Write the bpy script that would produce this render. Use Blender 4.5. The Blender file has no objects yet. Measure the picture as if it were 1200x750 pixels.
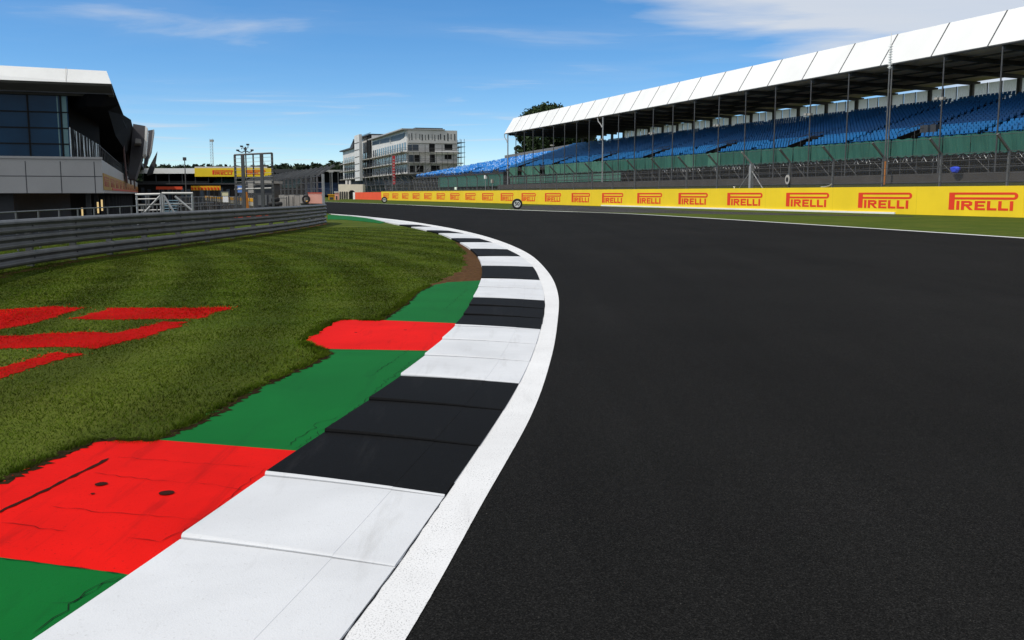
import bpy, math, random
import numpy as np
from mathutils import Vector, Matrix
random.seed(7)
rng = np.random.default_rng(7)
sc = bpy.context.scene
COL = sc.collection
R = math.radians
V = Vector

# ------------------------------------------------------------------ survey helpers
FPX, EYE = 1120.0, 1.6
PITCH = math.atan((375 - 227) / FPX)
CP, SP = math.cos(PITCH), math.sin(PITCH)


def ray(px, py):
    x, y = (px - 600) / FPX, (375 - py) / FPX
    return V((x, CP + y * SP, -SP + y * CP))


def G(px, py, z=0.0):                       # point of the ground seen at px,py
    d = ray(px, py)
    return V((0, 0, EYE)) + d * ((z - EYE) / d.z)


def D(px, py, Y):                           # point at distance Y
    d = ray(px, py)
    return V((0, 0, EYE)) + d * (Y / d.y)


def hit(px, py, p, n):                      # point of a facade plane
    d = ray(px, py)
    o = V((0, 0, EYE))
    return o + d * ((p - o).dot(n) / d.dot(n))


# ------------------------------------------------------------------ mesh builder
class MB:
    def __init__(s):
        s.v, s.f, s.m = [], [], []

    def add(s, vs, fs, mi=0):
        b = len(s.v)
        s.v += [tuple(v) for v in vs]
        s.f += [tuple(b + i for i in f) for f in fs]
        s.m += [mi] * len(fs)
        return s

    def obox(s, o, ax, ay, az, x, y, z, mi=0):
        vs = [o + ax * a + ay * b + az * c for c in z for b in y for a in x]
        return s.add(vs, [(0, 2, 3, 1), (4, 5, 7, 6), (0, 1, 5, 4), (2, 6, 7, 3), (0, 4, 6, 2), (1, 3, 7, 5)], mi)

    def box(s, x, y, z, mi=0):
        return s.obox(V((0, 0, 0)), V((1, 0, 0)), V((0, 1, 0)), V((0, 0, 1)), x, y, z, mi)

    def tube(s, p, q, r, n=6, mi=0, r2=None):
        p, q = V(p), V(q)
        d = (q - p)
        if d.length < 1e-6:
            return s
        d.normalize()
        a = d.cross(V((0, 0, 1)))
        if a.length < .05:
            a = d.cross(V((1, 0, 0)))
        a.normalize()
        b = d.cross(a)
        r2 = r if r2 is None else r2
        vs = []
        for i in range(n):
            t = 2 * math.pi * i / n
            k = a * math.cos(t) + b * math.sin(t)
            vs += [p + k * r, q + k * r2]
        fs = [(2 * i, 2 * i + 1, (2 * i + 3) % (2 * n), (2 * i + 2) % (2 * n)) for i in range(n)]
        fs += [tuple(range(0, 2 * n, 2))[::-1], tuple(range(1, 2 * n, 2))]
        return s.add(vs, fs, mi)

    def path(s, pts, r, n=6, mi=0):
        for a, b in zip(pts, pts[1:]):
            s.tube(a, b, r, n, mi)
        return s

    def poly(s, pts, mi=0):
        return s.add(pts, [tuple(range(len(pts)))], mi)

    def prism(s, pts, off, mi=0):           # polygon swept by a vector
        n = len(pts)
        pts = [V(p) for p in pts]
        vs = pts + [p + off for p in pts]
        fs = [tuple(range(n))[::-1], tuple(range(n, 2 * n))]
        fs += [(i, (i + 1) % n, n + (i + 1) % n, n + i) for i in range(n)]
        return s.add(vs, fs, mi)

    def loft(s, rings, mi=0, closed=True, caps=True):
        n = len(rings[0])
        vs = [p for r in rings for p in r]
        fs = []
        for j in range(len(rings) - 1):
            for i in range(n if closed else n - 1):
                k = (i + 1) % n
                fs.append((j * n + i, j * n + k, (j + 1) * n + k, (j + 1) * n + i))
        if caps and closed:
            fs += [tuple(range(n))[::-1], tuple((len(rings) - 1) * n + i for i in range(n))]
        return s.add(vs, fs, mi)

    def build(s, name, mats, parent=None, origin=None, smooth=False):
        if not isinstance(mats, (list, tuple)):
            mats = [mats]
        o0 = V((0, 0, 0)) if origin is None else V(origin)
        if parent is not None and origin is None:
            o0 = world_loc(parent)
        me = bpy.data.meshes.new(name)
        me.from_pydata([(v[0] - o0.x, v[1] - o0.y, v[2] - o0.z) for v in s.v], [], s.f)
        for m in mats:
            me.materials.append(m)
        if len(mats) > 1:
            me.polygons.foreach_set('material_index', s.m)
        if smooth:
            me.polygons.foreach_set('use_smooth', [True] * len(me.polygons))
        me.update()
        o = bpy.data.objects.new(name, me)
        COL.objects.link(o)
        if parent is not None:
            o.parent = parent
            if origin is not None:
                o.location = V(origin) - world_loc(parent)
        else:
            o.location = o0
        return o


def world_loc(o):
    l = V(o.location)
    while o.parent:
        o = o.parent
        l = l + V(o.location)
    return l


def tag(o, label=None, cat=None, group=None, kind=None):
    if label: o['label'] = label
    if cat: o['category'] = cat
    if group: o['group'] = group
    if kind: o['kind'] = kind
    return o


def thing(name, loc, label, cat, group=None):
    o = bpy.data.objects.new(name, None)
    o.empty_display_size = .3
    o.location = loc
    COL.objects.link(o)
    return tag(o, label, cat, group)


def copy_tree(o, parent=None):
    c = o.copy()
    COL.objects.link(c)
    c.parent = parent
    for ch in [x for x in bpy.data.objects if x.parent == o]:
        copy_tree(ch, c)
    return c


# ------------------------------------------------------------------ materials
def new_mat(name):
    m = bpy.data.materials.new(name)
    m.use_nodes = True
    nt = m.node_tree
    return m, nt, nt.nodes['Principled BSDF'], nt.nodes['Material Output']


def ln(nt, a, b):
    nt.links.new(a, b)


def pos(nt, scale=(1, 1, 1)):
    g = nt.nodes.new('ShaderNodeNewGeometry')
    if scale == (1, 1, 1):
        return g.outputs['Position']
    mp = nt.nodes.new('ShaderNodeMapping')
    mp.inputs['Scale'].default_value = scale
    ln(nt, g.outputs['Position'], mp.inputs['Vector'])
    return mp.outputs['Vector']


def noise(nt, vec, scale, detail=4, rough=.55, dist=0):
    n = nt.nodes.new('ShaderNodeTexNoise')
    n.inputs['Scale'].default_value = scale
    n.inputs['Detail'].default_value = detail
    n.inputs['Roughness'].default_value = rough
    n.inputs['Distortion'].default_value = dist
    ln(nt, vec, n.inputs['Vector'])
    return n.outputs['Fac']


def ramp(nt, fac, stops):
    r = nt.nodes.new('ShaderNodeValToRGB')
    e = r.color_ramp.elements
    while len(e) > 1:
        e.remove(e[-1])
    for i, (p, c) in enumerate(stops):
        if not isinstance(c, (tuple, list)):
            c = (c, c, c)
        x = e[0] if i == 0 else e.new(p)
        x.position = p
        x.color = (*c[:3], 1)
    ln(nt, fac, r.inputs['Fac'])
    return r.outputs['Color']


def mix(nt, fac, a, b, mode='MIX'):
    n = nt.nodes.new('ShaderNodeMix')
    n.data_type = 'RGBA'
    n.blend_type = mode
    for sock, v in ((n.inputs[0], fac), (n.inputs[6], a), (n.inputs[7], b)):
        if hasattr(v, 'links'):
            ln(nt, v, sock)
        elif isinstance(v, (int, float)):
            sock.default_value = v if sock.type == 'VALUE' else (v, v, v, 1)
        else:
            sock.default_value = (*v[:3], 1)
    return n.outputs[2]


def bump(nt, bs, h, strength=.3, dist=.02):
    b = nt.nodes.new('ShaderNodeBump')
    b.inputs['Strength'].default_value = strength
    b.inputs['Distance'].default_value = dist
    ln(nt, h, b.inputs['Height'])
    ln(nt, b.outputs['Normal'], bs.inputs['Normal'])


def M(name, c, rough=.6, var=.12, scale=1.5, metal=0, spec=.4, bmp=0, stretch=(1, 1, 1)):
    m, nt, bs, out = new_mat(name)
    p = pos(nt, stretch)
    f = noise(nt, p, scale, 5, .6)
    col = ramp(nt, f, [(.3, tuple(x * (1 - var) for x in c)), (.7, tuple(min(1, x * (1 + var)) for x in c))])
    ln(nt, col, bs.inputs['Base Color'])
    bs.inputs['Roughness'].default_value = rough
    bs.inputs['Metallic'].default_value = metal
    bs.inputs['Specular IOR Level'].default_value = spec
    if bmp:
        bump(nt, bs, noise(nt, p, scale * 12, 3), bmp, .01)
    return m


def mat_asphalt(name, base=.022):
    m, nt, bs, out = new_mat(name)
    p = pos(nt)
    fine = noise(nt, p, 140, 3, .72)
    mid = noise(nt, p, 24, 4, .6)
    big = noise(nt, p, .22, 4, .55)
    streak = noise(nt, pos(nt, (.8, .05, 1)), 1.2, 4, .6, .6)
    c1 = ramp(nt, fine, [(.36, (base * .30, base * .295, base * .28)), (.54, (base, base * .985, base * .955)), (.64, (base * 2.2, base * 2.15, base * 2.05)), (.74, (base * 5, base * 4.8, base * 4.5))])
    c2 = mix(nt, 1, c1, ramp(nt, big, [(.25, .8), (.75, 1.22)]), 'MULTIPLY')
    c3 = mix(nt, 1, c2, ramp(nt, streak, [(.3, .86), (.7, 1.16)]), 'MULTIPLY')
    c4 = mix(nt, 1, c3, ramp(nt, mid, [(.3, .9), (.7, 1.1)]), 'MULTIPLY')
    vo = nt.nodes.new('ShaderNodeTexVoronoi')
    vo.inputs['Scale'].default_value = 7.5
    ln(nt, p, vo.inputs['Vector'])
    c5 = mix(nt, ramp(nt, vo.outputs['Distance'], [(.0, 1), (.014, 1), (.024, 0)]), c4, (.10, .095, .085))
    ln(nt, c5, bs.inputs['Base Color'])
    bs.inputs['Roughness'].default_value = .95
    bs.inputs['Specular IOR Level'].default_value = .04
    bump(nt, bs, fine, .55, .006)
    return m


def mat_paint(name, c, worn, amount=.5, rough=.55, speck=0.0, spec=.35):
    """Road paint with dirt, scuffs and hairline wear."""
    m, nt, bs, out = new_mat(name)
    p = pos(nt)
    big = noise(nt, p, .9, 5, .6, .4)
    scuff = noise(nt, pos(nt, (3.2, .35, 1)), 2.2, 5, .65, .3)
    fine = noise(nt, p, 60, 4, .7)
    col = mix(nt, 1, c, ramp(nt, big, [(.3, 1 - .16 * amount), (.7, 1.0)]), 'MULTIPLY')
    col = mix(nt, ramp(nt, scuff, [(.56, 0), (.74, .32 * amount)]), col, worn)
    col = mix(nt, ramp(nt, fine, [(.60, 0), (.74, .5 * amount)]), col, worn)
    if speck:
        sp = noise(nt, p, 120, 3, .75)
        msk = noise(nt, p, 3.0, 4, .6)
        th = mix(nt, 1, ramp(nt, sp, [(.56, 0), (.63, 1)]), ramp(nt, msk, [(.35, .3), (.65, 1)]), 'MULTIPLY')
        col = mix(nt, mix(nt, speck, (0, 0, 0), th), col, (.06, .06, .06))
    ln(nt, col, bs.inputs['Base Color'])
    bs.inputs['Roughness'].default_value = rough
    bs.inputs['Specular IOR Level'].default_value = spec
    bump(nt, bs, mix(nt, .5, fine, noise(nt, p, 130, 2)), .35, .006)
    return m


def mat_grass(name, dark, light, dry):
    m, nt, bs, out = new_mat(name)
    p = pos(nt)
    a = noise(nt, p, .35, 5, .6)
    b = noise(nt, p, 3.5, 5, .65)
    c = noise(nt, pos(nt, (1, .6, 1)), 42, 4, .7)
    col = mix(nt, ramp(nt, b, [(.3, 0), (.7, 1)]), dark, light)
    col = mix(nt, ramp(nt, a, [(.42, 0), (.72, .55)]), col, dry)
    w = nt.nodes.new('ShaderNodeTexWave')
    w.wave_type = 'RINGS'
    w.rings_direction = 'Z'
    w.inputs['Scale'].default_value = .21
    w.inputs['Distortion'].default_value = 3.2
    w.inputs['Detail'].default_value = 3
    w.inputs['Detail Scale'].default_value = .35
    mp = nt.nodes.new('ShaderNodeMapping')
    mp.inputs['Location'].default_value = (46, -6, 0)
    ln(nt, p, mp.inputs['Vector'])
    ln(nt, mp.outputs['Vector'], w.inputs['Vector'])
    col = mix(nt, 1, col, ramp(nt, w.outputs['Fac'], [(.2, .84), (.8, 1.2)]), 'MULTIPLY')
    col = mix(nt, 1, col, ramp(nt, c, [(.28, .72), (.72, 1.28)]), 'MULTIPLY')
    ln(nt, col, bs.inputs['Base Color'])
    bs.inputs['Roughness'].default_value = .9
    bs.inputs['Specular IOR Level'].default_value = .06
    bump(nt, bs, c, .7, .02)
    return m


def mat_glass(name, c, rough=.06, metal=0, spec=.8):
    m, nt, bs, out = new_mat(name)
    p = pos(nt)
    col = ramp(nt, noise(nt, p, .25, 3), [(.3, tuple(x * .75 for x in c)), (.7, tuple(x * 1.25 for x in c))])
    ln(nt, col, bs.inputs['Base Color'])
    bs.inputs['Roughness'].default_value = rough
    bs.inputs['Metallic'].default_value = metal
    bs.inputs['Specular IOR Level'].default_value = spec
    return m


def mat_veil(name, c, alpha):
    m, nt, bs, out = new_mat(name)
    t = nt.nodes.new('ShaderNodeBsdfTransparent')
    mx = nt.nodes.new('ShaderNodeMixShader')
    mx.inputs[0].default_value = alpha
    bs.inputs['Base Color'].default_value = (*c, 1)
    bs.inputs['Roughness'].default_value = .7
    ln(nt, t.outputs[0], mx.inputs[1])
    ln(nt, bs.outputs[0], mx.inputs[2])
    ln(nt, mx.outputs[0], out.inputs['Surface'])
    return m


def mat_translucent(name, c, back):
    m, nt, bs, out = new_mat(name)
    t = nt.nodes.new('ShaderNodeBsdfTranslucent')
    mx = nt.nodes.new('ShaderNodeMixShader')
    mx.inputs[0].default_value = back
    t.inputs['Color'].default_value = (*c, 1)
    bs.inputs['Base Color'].default_value = (*c, 1)
    bs.inputs['Roughness'].default_value = .5
    ln(nt, bs.outputs[0], mx.inputs[1])
    ln(nt, t.outputs[0], mx.inputs[2])
    ln(nt, mx.outputs[0], out.inputs['Surface'])
    return m


def mat_leaf(name, c):
    m, nt, bs, out = new_mat(name)
    p = pos(nt)
    col = ramp(nt, noise(nt, p, .6, 4), [(.3, tuple(x * .55 for x in c)), (.7, tuple(x * 1.5 for x in c))])
    ln(nt, col, bs.inputs['Base Color'])
    bs.inputs['Roughness'].default_value = .75
    bs.inputs['Specular IOR Level'].default_value = .2
    return m


def mat_emit(name, c, s):
    m, nt, bs, out = new_mat(name)
    bs.inputs['Emission Color'].default_value = (*c, 1)
    bs.inputs['Emission Strength'].default_value = s
    bs.inputs['Base Color'].default_value = (*c, 1)
    return m


ASPHALT = mat_asphalt('asphalt', .0105)
ASPHALT_OLD = mat_asphalt('old asphalt', .05)
K_WHITE = mat_paint('kerb white paint', (.63, .64, .655), (.34, .335, .325), 1.1, .6, spec=.2)
K_BLACK = mat_paint('kerb black paint', (.0056, .0057, .006), (.026, .0255, .0255), 1.1, .7, spec=.04)
LINE = mat_paint('edge line paint', (.70, .70, .70), (.34, .335, .33), .8, .8, speck=.8, spec=.2)
GREEN = mat_paint('verge green paint', (.003, .118, .019), (.003, .060, .012), 1.2, .65, spec=.04)
RED = mat_paint('verge red paint', (.66, .0075, .004), (.20, .005, .004), 1.5, .7, spec=.03)
CRACK = M('crack', (.008, .008, .008), .9, spec=.05)
RCRACK = M('dirty red crack', (.13, .005, .004), .9, spec=.05)
GRASS = mat_grass('mown grass', (.040, .064, .005), (.060, .086, .008), (.105, .112, .017))


def mat_blade(name, c, dry, var=.4):
    m, nt, bs, out = new_mat(name)
    p = pos(nt)
    f = noise(nt, p, 1.1, 5, .65)
    big = noise(nt, p, .3, 4, .6)
    col = ramp(nt, f, [(.3, tuple(x * (1 - var) for x in c)), (.7, tuple(x * (1 + var) for x in c))])
    col = mix(nt, ramp(nt, big, [(.45, 0), (.75, .6)]), col, dry)
    w = nt.nodes.new('ShaderNodeTexWave')
    w.wave_type = 'RINGS'
    w.rings_direction = 'Z'
    w.inputs['Scale'].default_value = .21
    w.inputs['Distortion'].default_value = 3.2
    w.inputs['Detail'].default_value = 3
    w.inputs['Detail Scale'].default_value = .35
    mp = nt.nodes.new('ShaderNodeMapping')
    mp.inputs['Location'].default_value = (46, -6, 0)
    ln(nt, p, mp.inputs['Vector'])
    ln(nt, mp.outputs['Vector'], w.inputs['Vector'])
    col = mix(nt, 1, col, ramp(nt, w.outputs['Fac'], [(.2, .82), (.8, 1.22)]), 'MULTIPLY')
    ln(nt, col, bs.inputs['Base Color'])
    bs.inputs['Roughness'].default_value = .85
    bs.inputs['Specular IOR Level'].default_value = .02
    g = nt.nodes.new('ShaderNodeNewGeometry')           # soft thin blades: shade them mostly like the turf they stand in
    v = nt.nodes.new('ShaderNodeVectorMath'); v.operation = 'SCALE'; v.inputs['Scale'].default_value = .28
    ln(nt, g.outputs['Normal'], v.inputs[0])
    a = nt.nodes.new('ShaderNodeVectorMath'); a.operation = 'ADD'; a.inputs[1].default_value = (0, 0, 1)
    ln(nt, v.outputs[0], a.inputs[0])
    n_ = nt.nodes.new('ShaderNodeVectorMath'); n_.operation = 'NORMALIZE'
    ln(nt, a.outputs[0], n_.inputs[0])
    ln(nt, n_.outputs[0], bs.inputs['Normal'])
    return m


BLADE_A = mat_blade('grass blade', (.041, .071, .0035), (.086, .108, .009))
BLADE_B = mat_blade('dry grass blade', (.085, .095, .02), (.10, .10, .025), .3)
BLADE_R = mat_blade('red painted grass blade', (.56, .006, .003), (.30, .006, .003), .6)
PGRASS = mat_paint('red painted grass', (.40, .006, .004), (.07, .02, .006), 1.6, .9, spec=.02)
SOIL = M('bare soil', (.080, .040, .016), .95, .4, 9, bmp=.8, spec=.05)
SOIL_D = M('dark turf edge', (.024, .015, .006), .95, .5, 14, bmp=.8, spec=.03)
STEEL = M('galvanised steel', (.135, .135, .132), .5, .25, 1.2, metal=.35, bmp=.05)
STEEL_D = M('dull steel', (.075, .076, .078), .55, .2, 2, metal=.3)
STEEL_L = M('bright galvanised tube', (.33, .33, .325), .45, .15, 3, metal=.3)
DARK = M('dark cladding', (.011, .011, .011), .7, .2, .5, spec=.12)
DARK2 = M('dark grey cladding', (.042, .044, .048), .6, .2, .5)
BROWN = M('timber soffit', (.74, .58, .41), .8, .25, .6, stretch=(1, 1, 1))
BEAM = M('dark beam', (.06, .055, .05), .6)
ROOFW = M('white roof sheet', (.70, .70, .685), .6, .07, .22, stretch=(1, 1, .25))
WHITE = M('white paint', (.78, .78, .76), .5, .05, .5)
CLADW = M('pale grey cladding', (.37, .355, .335), .5, .06, .4)
CREAM = M('cream cladding', (.58, .575, .56), .7, .10, .25)
TAUPE = M('taupe cladding', (.55, .53, .50), .75, .10, .3)
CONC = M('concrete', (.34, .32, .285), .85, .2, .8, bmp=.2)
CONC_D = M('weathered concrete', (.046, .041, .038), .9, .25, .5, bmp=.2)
YELLOW = M('yellow banner', (.82, .58, .016), .5, .06, .35)
LOGO = M('red lettering', (.72, .045, .012), .5, .06, .4)
ORANGE = M('orange red board', (.80, .095, .035), .55, .08, .4)
PINK = M('faded red board', (.82, .40, .32), .6, .08, .8)
AMBER = M('amber banner', (.70, .36, .012), .5, .1, .4)
RUBBER = M('tyre rubber', (.016, .015, .015), .75, .2, 3)
NUMBER = M('black numerals', (.012, .012, .012), .5)
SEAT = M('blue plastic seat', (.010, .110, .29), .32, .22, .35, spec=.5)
SEAT_L = M('sunlit blue seat', (.018, .21, .60), .38, .3, .5, spec=.5)  # brighter copy of the seat blue, with the open bank's sunlight in it
DECK = M('stand deck', (.026, .026, .028), .8)
GREENNET = M('green debris netting', (.022, .105, .078), .8, .22, .35)
GREENNET2 = M('faded green netting', (.05, .155, .11), .8, .25, .4)
SCREEN = mat_translucent('translucent sheet', (.86, .89, .92), .8)
MESHV = mat_veil('wire mesh', (.16, .16, .16), .13)
GLASSB = mat_glass('dark blue glass', (.006, .036, .078), .06, 0, .14)
GLASSL = mat_glass('sky pale glass', (.82, .92, .96), .3, 0, .5)  # pale base colour stands in for bright sky on the side glazing
GLASSG = mat_glass('grey window glass', (.035, .050, .068), .12, 0, .35)
BLIND = M('pale blind', (.13, .23, .24), .7)
LEAF = mat_leaf('tree leaf', (.024, .042, .013))
LEAF_D = mat_leaf('far wood leaf', (.021, .034, .015))
BARK = M('bark', (.06, .045, .032), .9, .3, 3)
LAMP = mat_emit('garage lamp', (1, .72, .32), .8)
BLUE = M('blue sign face', (.10, .22, .55), .5)
CREAMB = M('yellowish sign face', (.66, .60, .36), .5)
ORANGEP = M('orange pole paint', (.62, .20, .02), .55)
BANR = M('red banner', (.45, .02, .025), .6)
BOXBLUE = M('vivid blue sheet', (.01, .05, .55), .5)

# ------------------------------------------------------------------ curves


def spline(pts, k):
    """Catmull-Rom through 2-D points with k samples per segment (chord tangents)."""
    P = [np.array((p[0], p[1]), float) for p in pts]
    n = len(P)
    L = [np.linalg.norm(P[i + 1] - P[i]) + 1e-9 for i in range(n - 1)]
    T = []
    for i in range(n):
        if i == 0: T.append((P[1] - P[0]) / L[0])
        elif i == n - 1: T.append((P[-1] - P[-2]) / L[-1])
        else:
            a, b = (P[i] - P[i - 1]) / L[i - 1], (P[i + 1] - P[i]) / L[i]
            T.append((a * L[i] + b * L[i - 1]) / (L[i] + L[i - 1]))
    segs = []
    for i in range(n - 1):
        seg = []
        for j in range(k + 1):
            t = j / k
            h00, h10 = 2 * t**3 - 3 * t**2 + 1, t**3 - 2 * t**2 + t
            h01, h11 = -2 * t**3 + 3 * t**2, t**3 - t**2
            seg.append(h00 * P[i] + h10 * L[i] * T[i] + h01 * P[i + 1] + h11 * L[i] * T[i + 1])
        segs.append(seg)
    return segs


def flat(segs):
    out = list(segs[0])
    for s in segs[1:]:
        out += s[1:]
    return out


def g2(px, py):
    p = G(px, py)
    return (p.x, p.y)


def z3(pts, z):
    return [V((p[0], p[1], z)) for p in pts]


def inside(poly, X, Y):
    n = len(poly)
    r = np.zeros(len(X), bool)
    for i in range(n):
        x1, y1 = poly[i][0], poly[i][1]
        x2, y2 = poly[(i + 1) % n][0], poly[(i + 1) % n][1]
        if y1 == y2:
            continue
        c = ((Y < y1) != (Y < y2)) & (X < (x2 - x1) * (Y - y1) / (y2 - y1) + x1)
        r ^= c
    return r


def ragged(poly, step, amp, edges=None):
    out = []
    n = len(poly)
    for i in range(n):
        a, b = np.array(poly[i][:2], float), np.array(poly[(i + 1) % n][:2], float)
        out.append(tuple(a))
        if edges is not None and i not in edges:
            continue
        L = np.linalg.norm(b - a)
        k = min(80, int(L / step))
        nr = np.array((b[1] - a[1], a[0] - b[0])) / (L + 1e-9)
        wander = 0.0
        for j in range(1, k):
            wander = wander * .8 + rng.normal(0, amp * .9)
            ease = min(1, j / 3, (k - j) / 3)
            out.append(tuple(a + (b - a) * j / k + nr * (wander * ease + rng.normal(0, amp * .4))))
    return out


# ------------------------------------------------------------------ ground, track, kerb
PITK = .371
PWX, PWY = G(384, 250.5).x, G(384, 250.5).y          # near end of the pit wall


def pitx(y):
    return PWX - PITK * (y - PWY)


up = [(-15.6, -400), (-15.6, 66), (pitx(PWY) - 1.2, PWY), (pitx(310) - 1.2, 310), (-3500, 310), (-3500, 5000), (3500, 5000), (3500, -400)]
g = MB()
g.poly(z3(up, 0))
tag(g.build('ground', GRASS), kind='structure')
g = MB()
g.poly(z3([(-3500, -400), (-15.6, -400), (-15.6, 66), (pitx(PWY) - 1.2, PWY), (pitx(310) - 1.2, 310), (-3500, 310)], -3.5))
tag(g.build('pit_lane', ASPHALT_OLD), kind='structure')
g = MB()
b = [(-15.6, -400), (-15.6, 66), (pitx(PWY) - 1.2, PWY), (pitx(310) - 1.2, 310), (-3500, 310)]
for p, q in zip(b, b[1:]):
    g.poly([V((*p, -3.5)), V((*q, -3.5)), V((*q, 0)), V((*p, 0))])
tag(g.build('pit_lane_slope', CONC_D), kind='structure')

PAIRS = [((-60, 841), (330, 845)), ((211.7, 643), (462, 668)), ((310, 567), (520, 585)), ((469.5, 446.5), (608, 451)),
         ((533, 386.7), (633, 388)), ((554.7, 352), (638, 353)), ((564, 329), (632.5, 329)), ((564.5, 314), (624.5, 313.2)),
         ((560, 302.6), (610, 301)), ((551, 293.5), (594.5, 292.6)), ((539, 285.7), (577, 284.6)), ((529, 280.8), (562, 279.8)),
         ((514, 274.6), (543.6, 274)), ((500, 271.2), (526, 270.6)), ((482, 267), (505.7, 266)), ((468, 264.4), (491, 263.7)),
         ((449, 260.2), (465, 259.3)), ((430, 256), (440, 255.4)), ((408, 253.3), (413, 253.0)), ((388, 251.4), (389, 251.0))]
COLR = 'W W B W B W B W B W B W B W B W W W W'.split()
NSLAB = [1, 1, 3, 3, 3, 2, 1, 1, 1, 1, 1, 1, 1, 1, 1, 1, 1, 1, 1]
KN = 12
isp = spline([g2(*a) for a, b in PAIRS], KN)
osp = spline([g2(*b) for a, b in PAIRS], KN)


def at(seg, t):
    x = t * (len(seg) - 1)
    i = min(int(x), len(seg) - 2)
    return seg[i] * (1 - (x - i)) + seg[i + 1] * (x - i)


kb = MB()
ZI, ZO, LIP = .046, .014, .021
NV = 6
for j, (si, so) in enumerate(zip(isp, osp)):
    ns = NSLAB[j]
    length = np.linalg.norm(si[-1] - si[0])
    mi = 0 if COLR[j] == 'W' else 1
    for q in range(ns):
        t0, t1 = q / ns, (q + 1) / ns
        e = .020 / length
        first = q == 0
        rows = []
        gap = .009 / length
        ts = [(t0 + gap, -.030), (t0 + gap, LIP * .35), (t0 + gap + e * .4, LIP * .85), (t0 + gap + e, LIP)]
        for k in range(1, 6):
            f = k / 5
            ts.append((t0 + gap + e + (t1 - t0 - gap - e) * f, LIP * (1 - f)))
        for (t, dz) in ts:
            a, b = at(si, min(t, 1)), at(so, min(t, 1))
            row = []
            for u in (0, .18, .36, .54, .7185, .7215, .86, 1):
                w = (1 - u)
                zz = ZO + (ZI - ZO) * (1 - u ** 1.6) + dz * (.25 + .75 * w) - (.0016 if u > .72 else 0)
                row.append(V((*(a * (1 - u) + b * u), zz)))
            rows.append([V((row[0].x, row[0].y, -.03))] + row + [V((row[-1].x, row[-1].y, -.01))])
        if first and mi == 1 and j < 5:                    # the step between a white and a black block is painted white
            kb.loft(rows[:4], 0, closed=False)
            kb.loft(rows[3:], mi, closed=False)
        else:
            kb.loft(rows, mi, closed=False)
tag(kb.build('kerb', [K_WHITE, K_BLACK]), kind='structure')
KINNER, KOUTER = flat(isp), flat(osp)

LOUT = [(395, 880), (476, 750), (566, 590), (622, 489), (646, 420), (653.5, 376), (654.7, 350.7), (648, 328), (638, 314),
        (620, 298), (600, 288), (575, 279), (531.7, 268.3), (505.7, 263.6), (470, 258.3), (445, 255.5), (417, 252.8), (384, 250.3)]
lout = flat(spline([g2(*p) for p in LOUT], 40))
kin2 = [np.array(b) * .85 + np.array(a) * .15 for a, b in zip(KINNER, KOUTER)]
lo_r = []
for i, p in enumerate(lout):                            # slightly uneven paint edge
    lo_r.append(np.array(p) + np.array((rng.normal(0, .0003), 0)))
ml = MB()
ml.poly(z3(lo_r + kin2[::-1], .008))
tag(ml.build('track_edge_line', LINE), kind='structure')

FAR = [(384, 236.7), (420, 237.9), (450, 239), (520, 242), (606, 246), (740, 250.7), (800, 254), (940, 262.5), (1060, 270), (1200, 279)]
farw = [(pitx(400) + 14, 400)] + [g2(*p) for p in FAR] + [(20.2, 20), (21, 0), (21, -40)]
farc = flat(spline(farw, 8))
mid = [np.array(a) * .5 + np.array(b) * .5 for a, b in zip(KINNER, KOUTER)]
tp = [(-2.5, -40), (-1.6, 0)] + [tuple(p) for p in mid] + [(PWX + .3, PWY), (pitx(400), 400)] + [tuple(p) for p in farc]
TRACK = tp
t = MB()
t.poly(z3(tp, .004))
tag(t.build('track', ASPHALT), kind='structure')
# far white edge line, a ribbon of constant width
ml = MB()
pts = [np.array(p) for p in farc]
W = .28
L1, L2 = [], []
for i, p in enumerate(pts):
    d = pts[min(i + 1, len(pts) - 1)] - pts[max(i - 1, 0)]
    d /= np.linalg.norm(d)
    nn = np.array((d[1], -d[0]))
    w = W * (1.7 if 85 < p[1] < 135 else 1)
    L1.append(p + nn * w)
    L2.append(p - nn * w * .3)
for i in range(len(pts) - 1):
    ml.poly([V((*L1[i], .009)), V((*L1[i + 1], .009)), V((*L2[i + 1], .009)), V((*L2[i], .009))])
tag(ml.build('far_edge_line', LINE), kind='structure')
# access road strip along the advertising wall
ar = [(596, 243.5), (612, 241.0), (660, 240.6), (700, 242), (800, 246.6), (940, 250.6), (1070, 253.3), (1070, 254), (940, 252.4), (800, 250.3), (700, 248.6), (640, 246.6), (606, 245.4)]
a = MB()
a.poly(z3(ragged([g2(*p) for p in ar], 1.2, .08), .004))
tag(a.build('access_road', ASPHALT_OLD), kind='structure')

# painted verge behind the kerb
green1 = [(570, 329.5), (524, 332), (505, 337), (489, 345), (473, 360), (447, 377), (540, 381), (562, 352), (570, 337)]
red1 = [(447, 377), (400, 376.5), (380, 387), (359, 401), (380, 411), (512, 413.3), (541, 381)]
green2 = [(380, 411), (387, 417), (367, 429), (340, 441), (300, 459), (240, 495), (186, 519), (362, 533), (390, 516.7), (442, 479), (480, 446.4), (512, 413.3)]
red2 = [(186, 519), (120, 518.5), (60, 543), (0, 570), (-80, 606), (-220, 660), (-200, 640), (0, 658), (147, 678), (175, 681.7), (226, 643), (322, 566.7), (362, 533)]
red2 = [(186, 519), (120, 518.5), (60, 543), (0, 570), (-140, 632), (0, 658), (147, 678), (175, 681.7), (226, 643), (322, 566.7), (362, 533)]
green3 = [(-140, 632), (0, 658), (147, 678), (175, 681.7), (85, 750), (-40, 841), (-900, 841), (-600, 700)]
green4 = [(384, 252), (420, 254.0), (430, 255.6), (452, 260.6), (446, 262), (425, 259.6), (405, 257.6), (384, 257.2)]
VERGES = []
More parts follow.
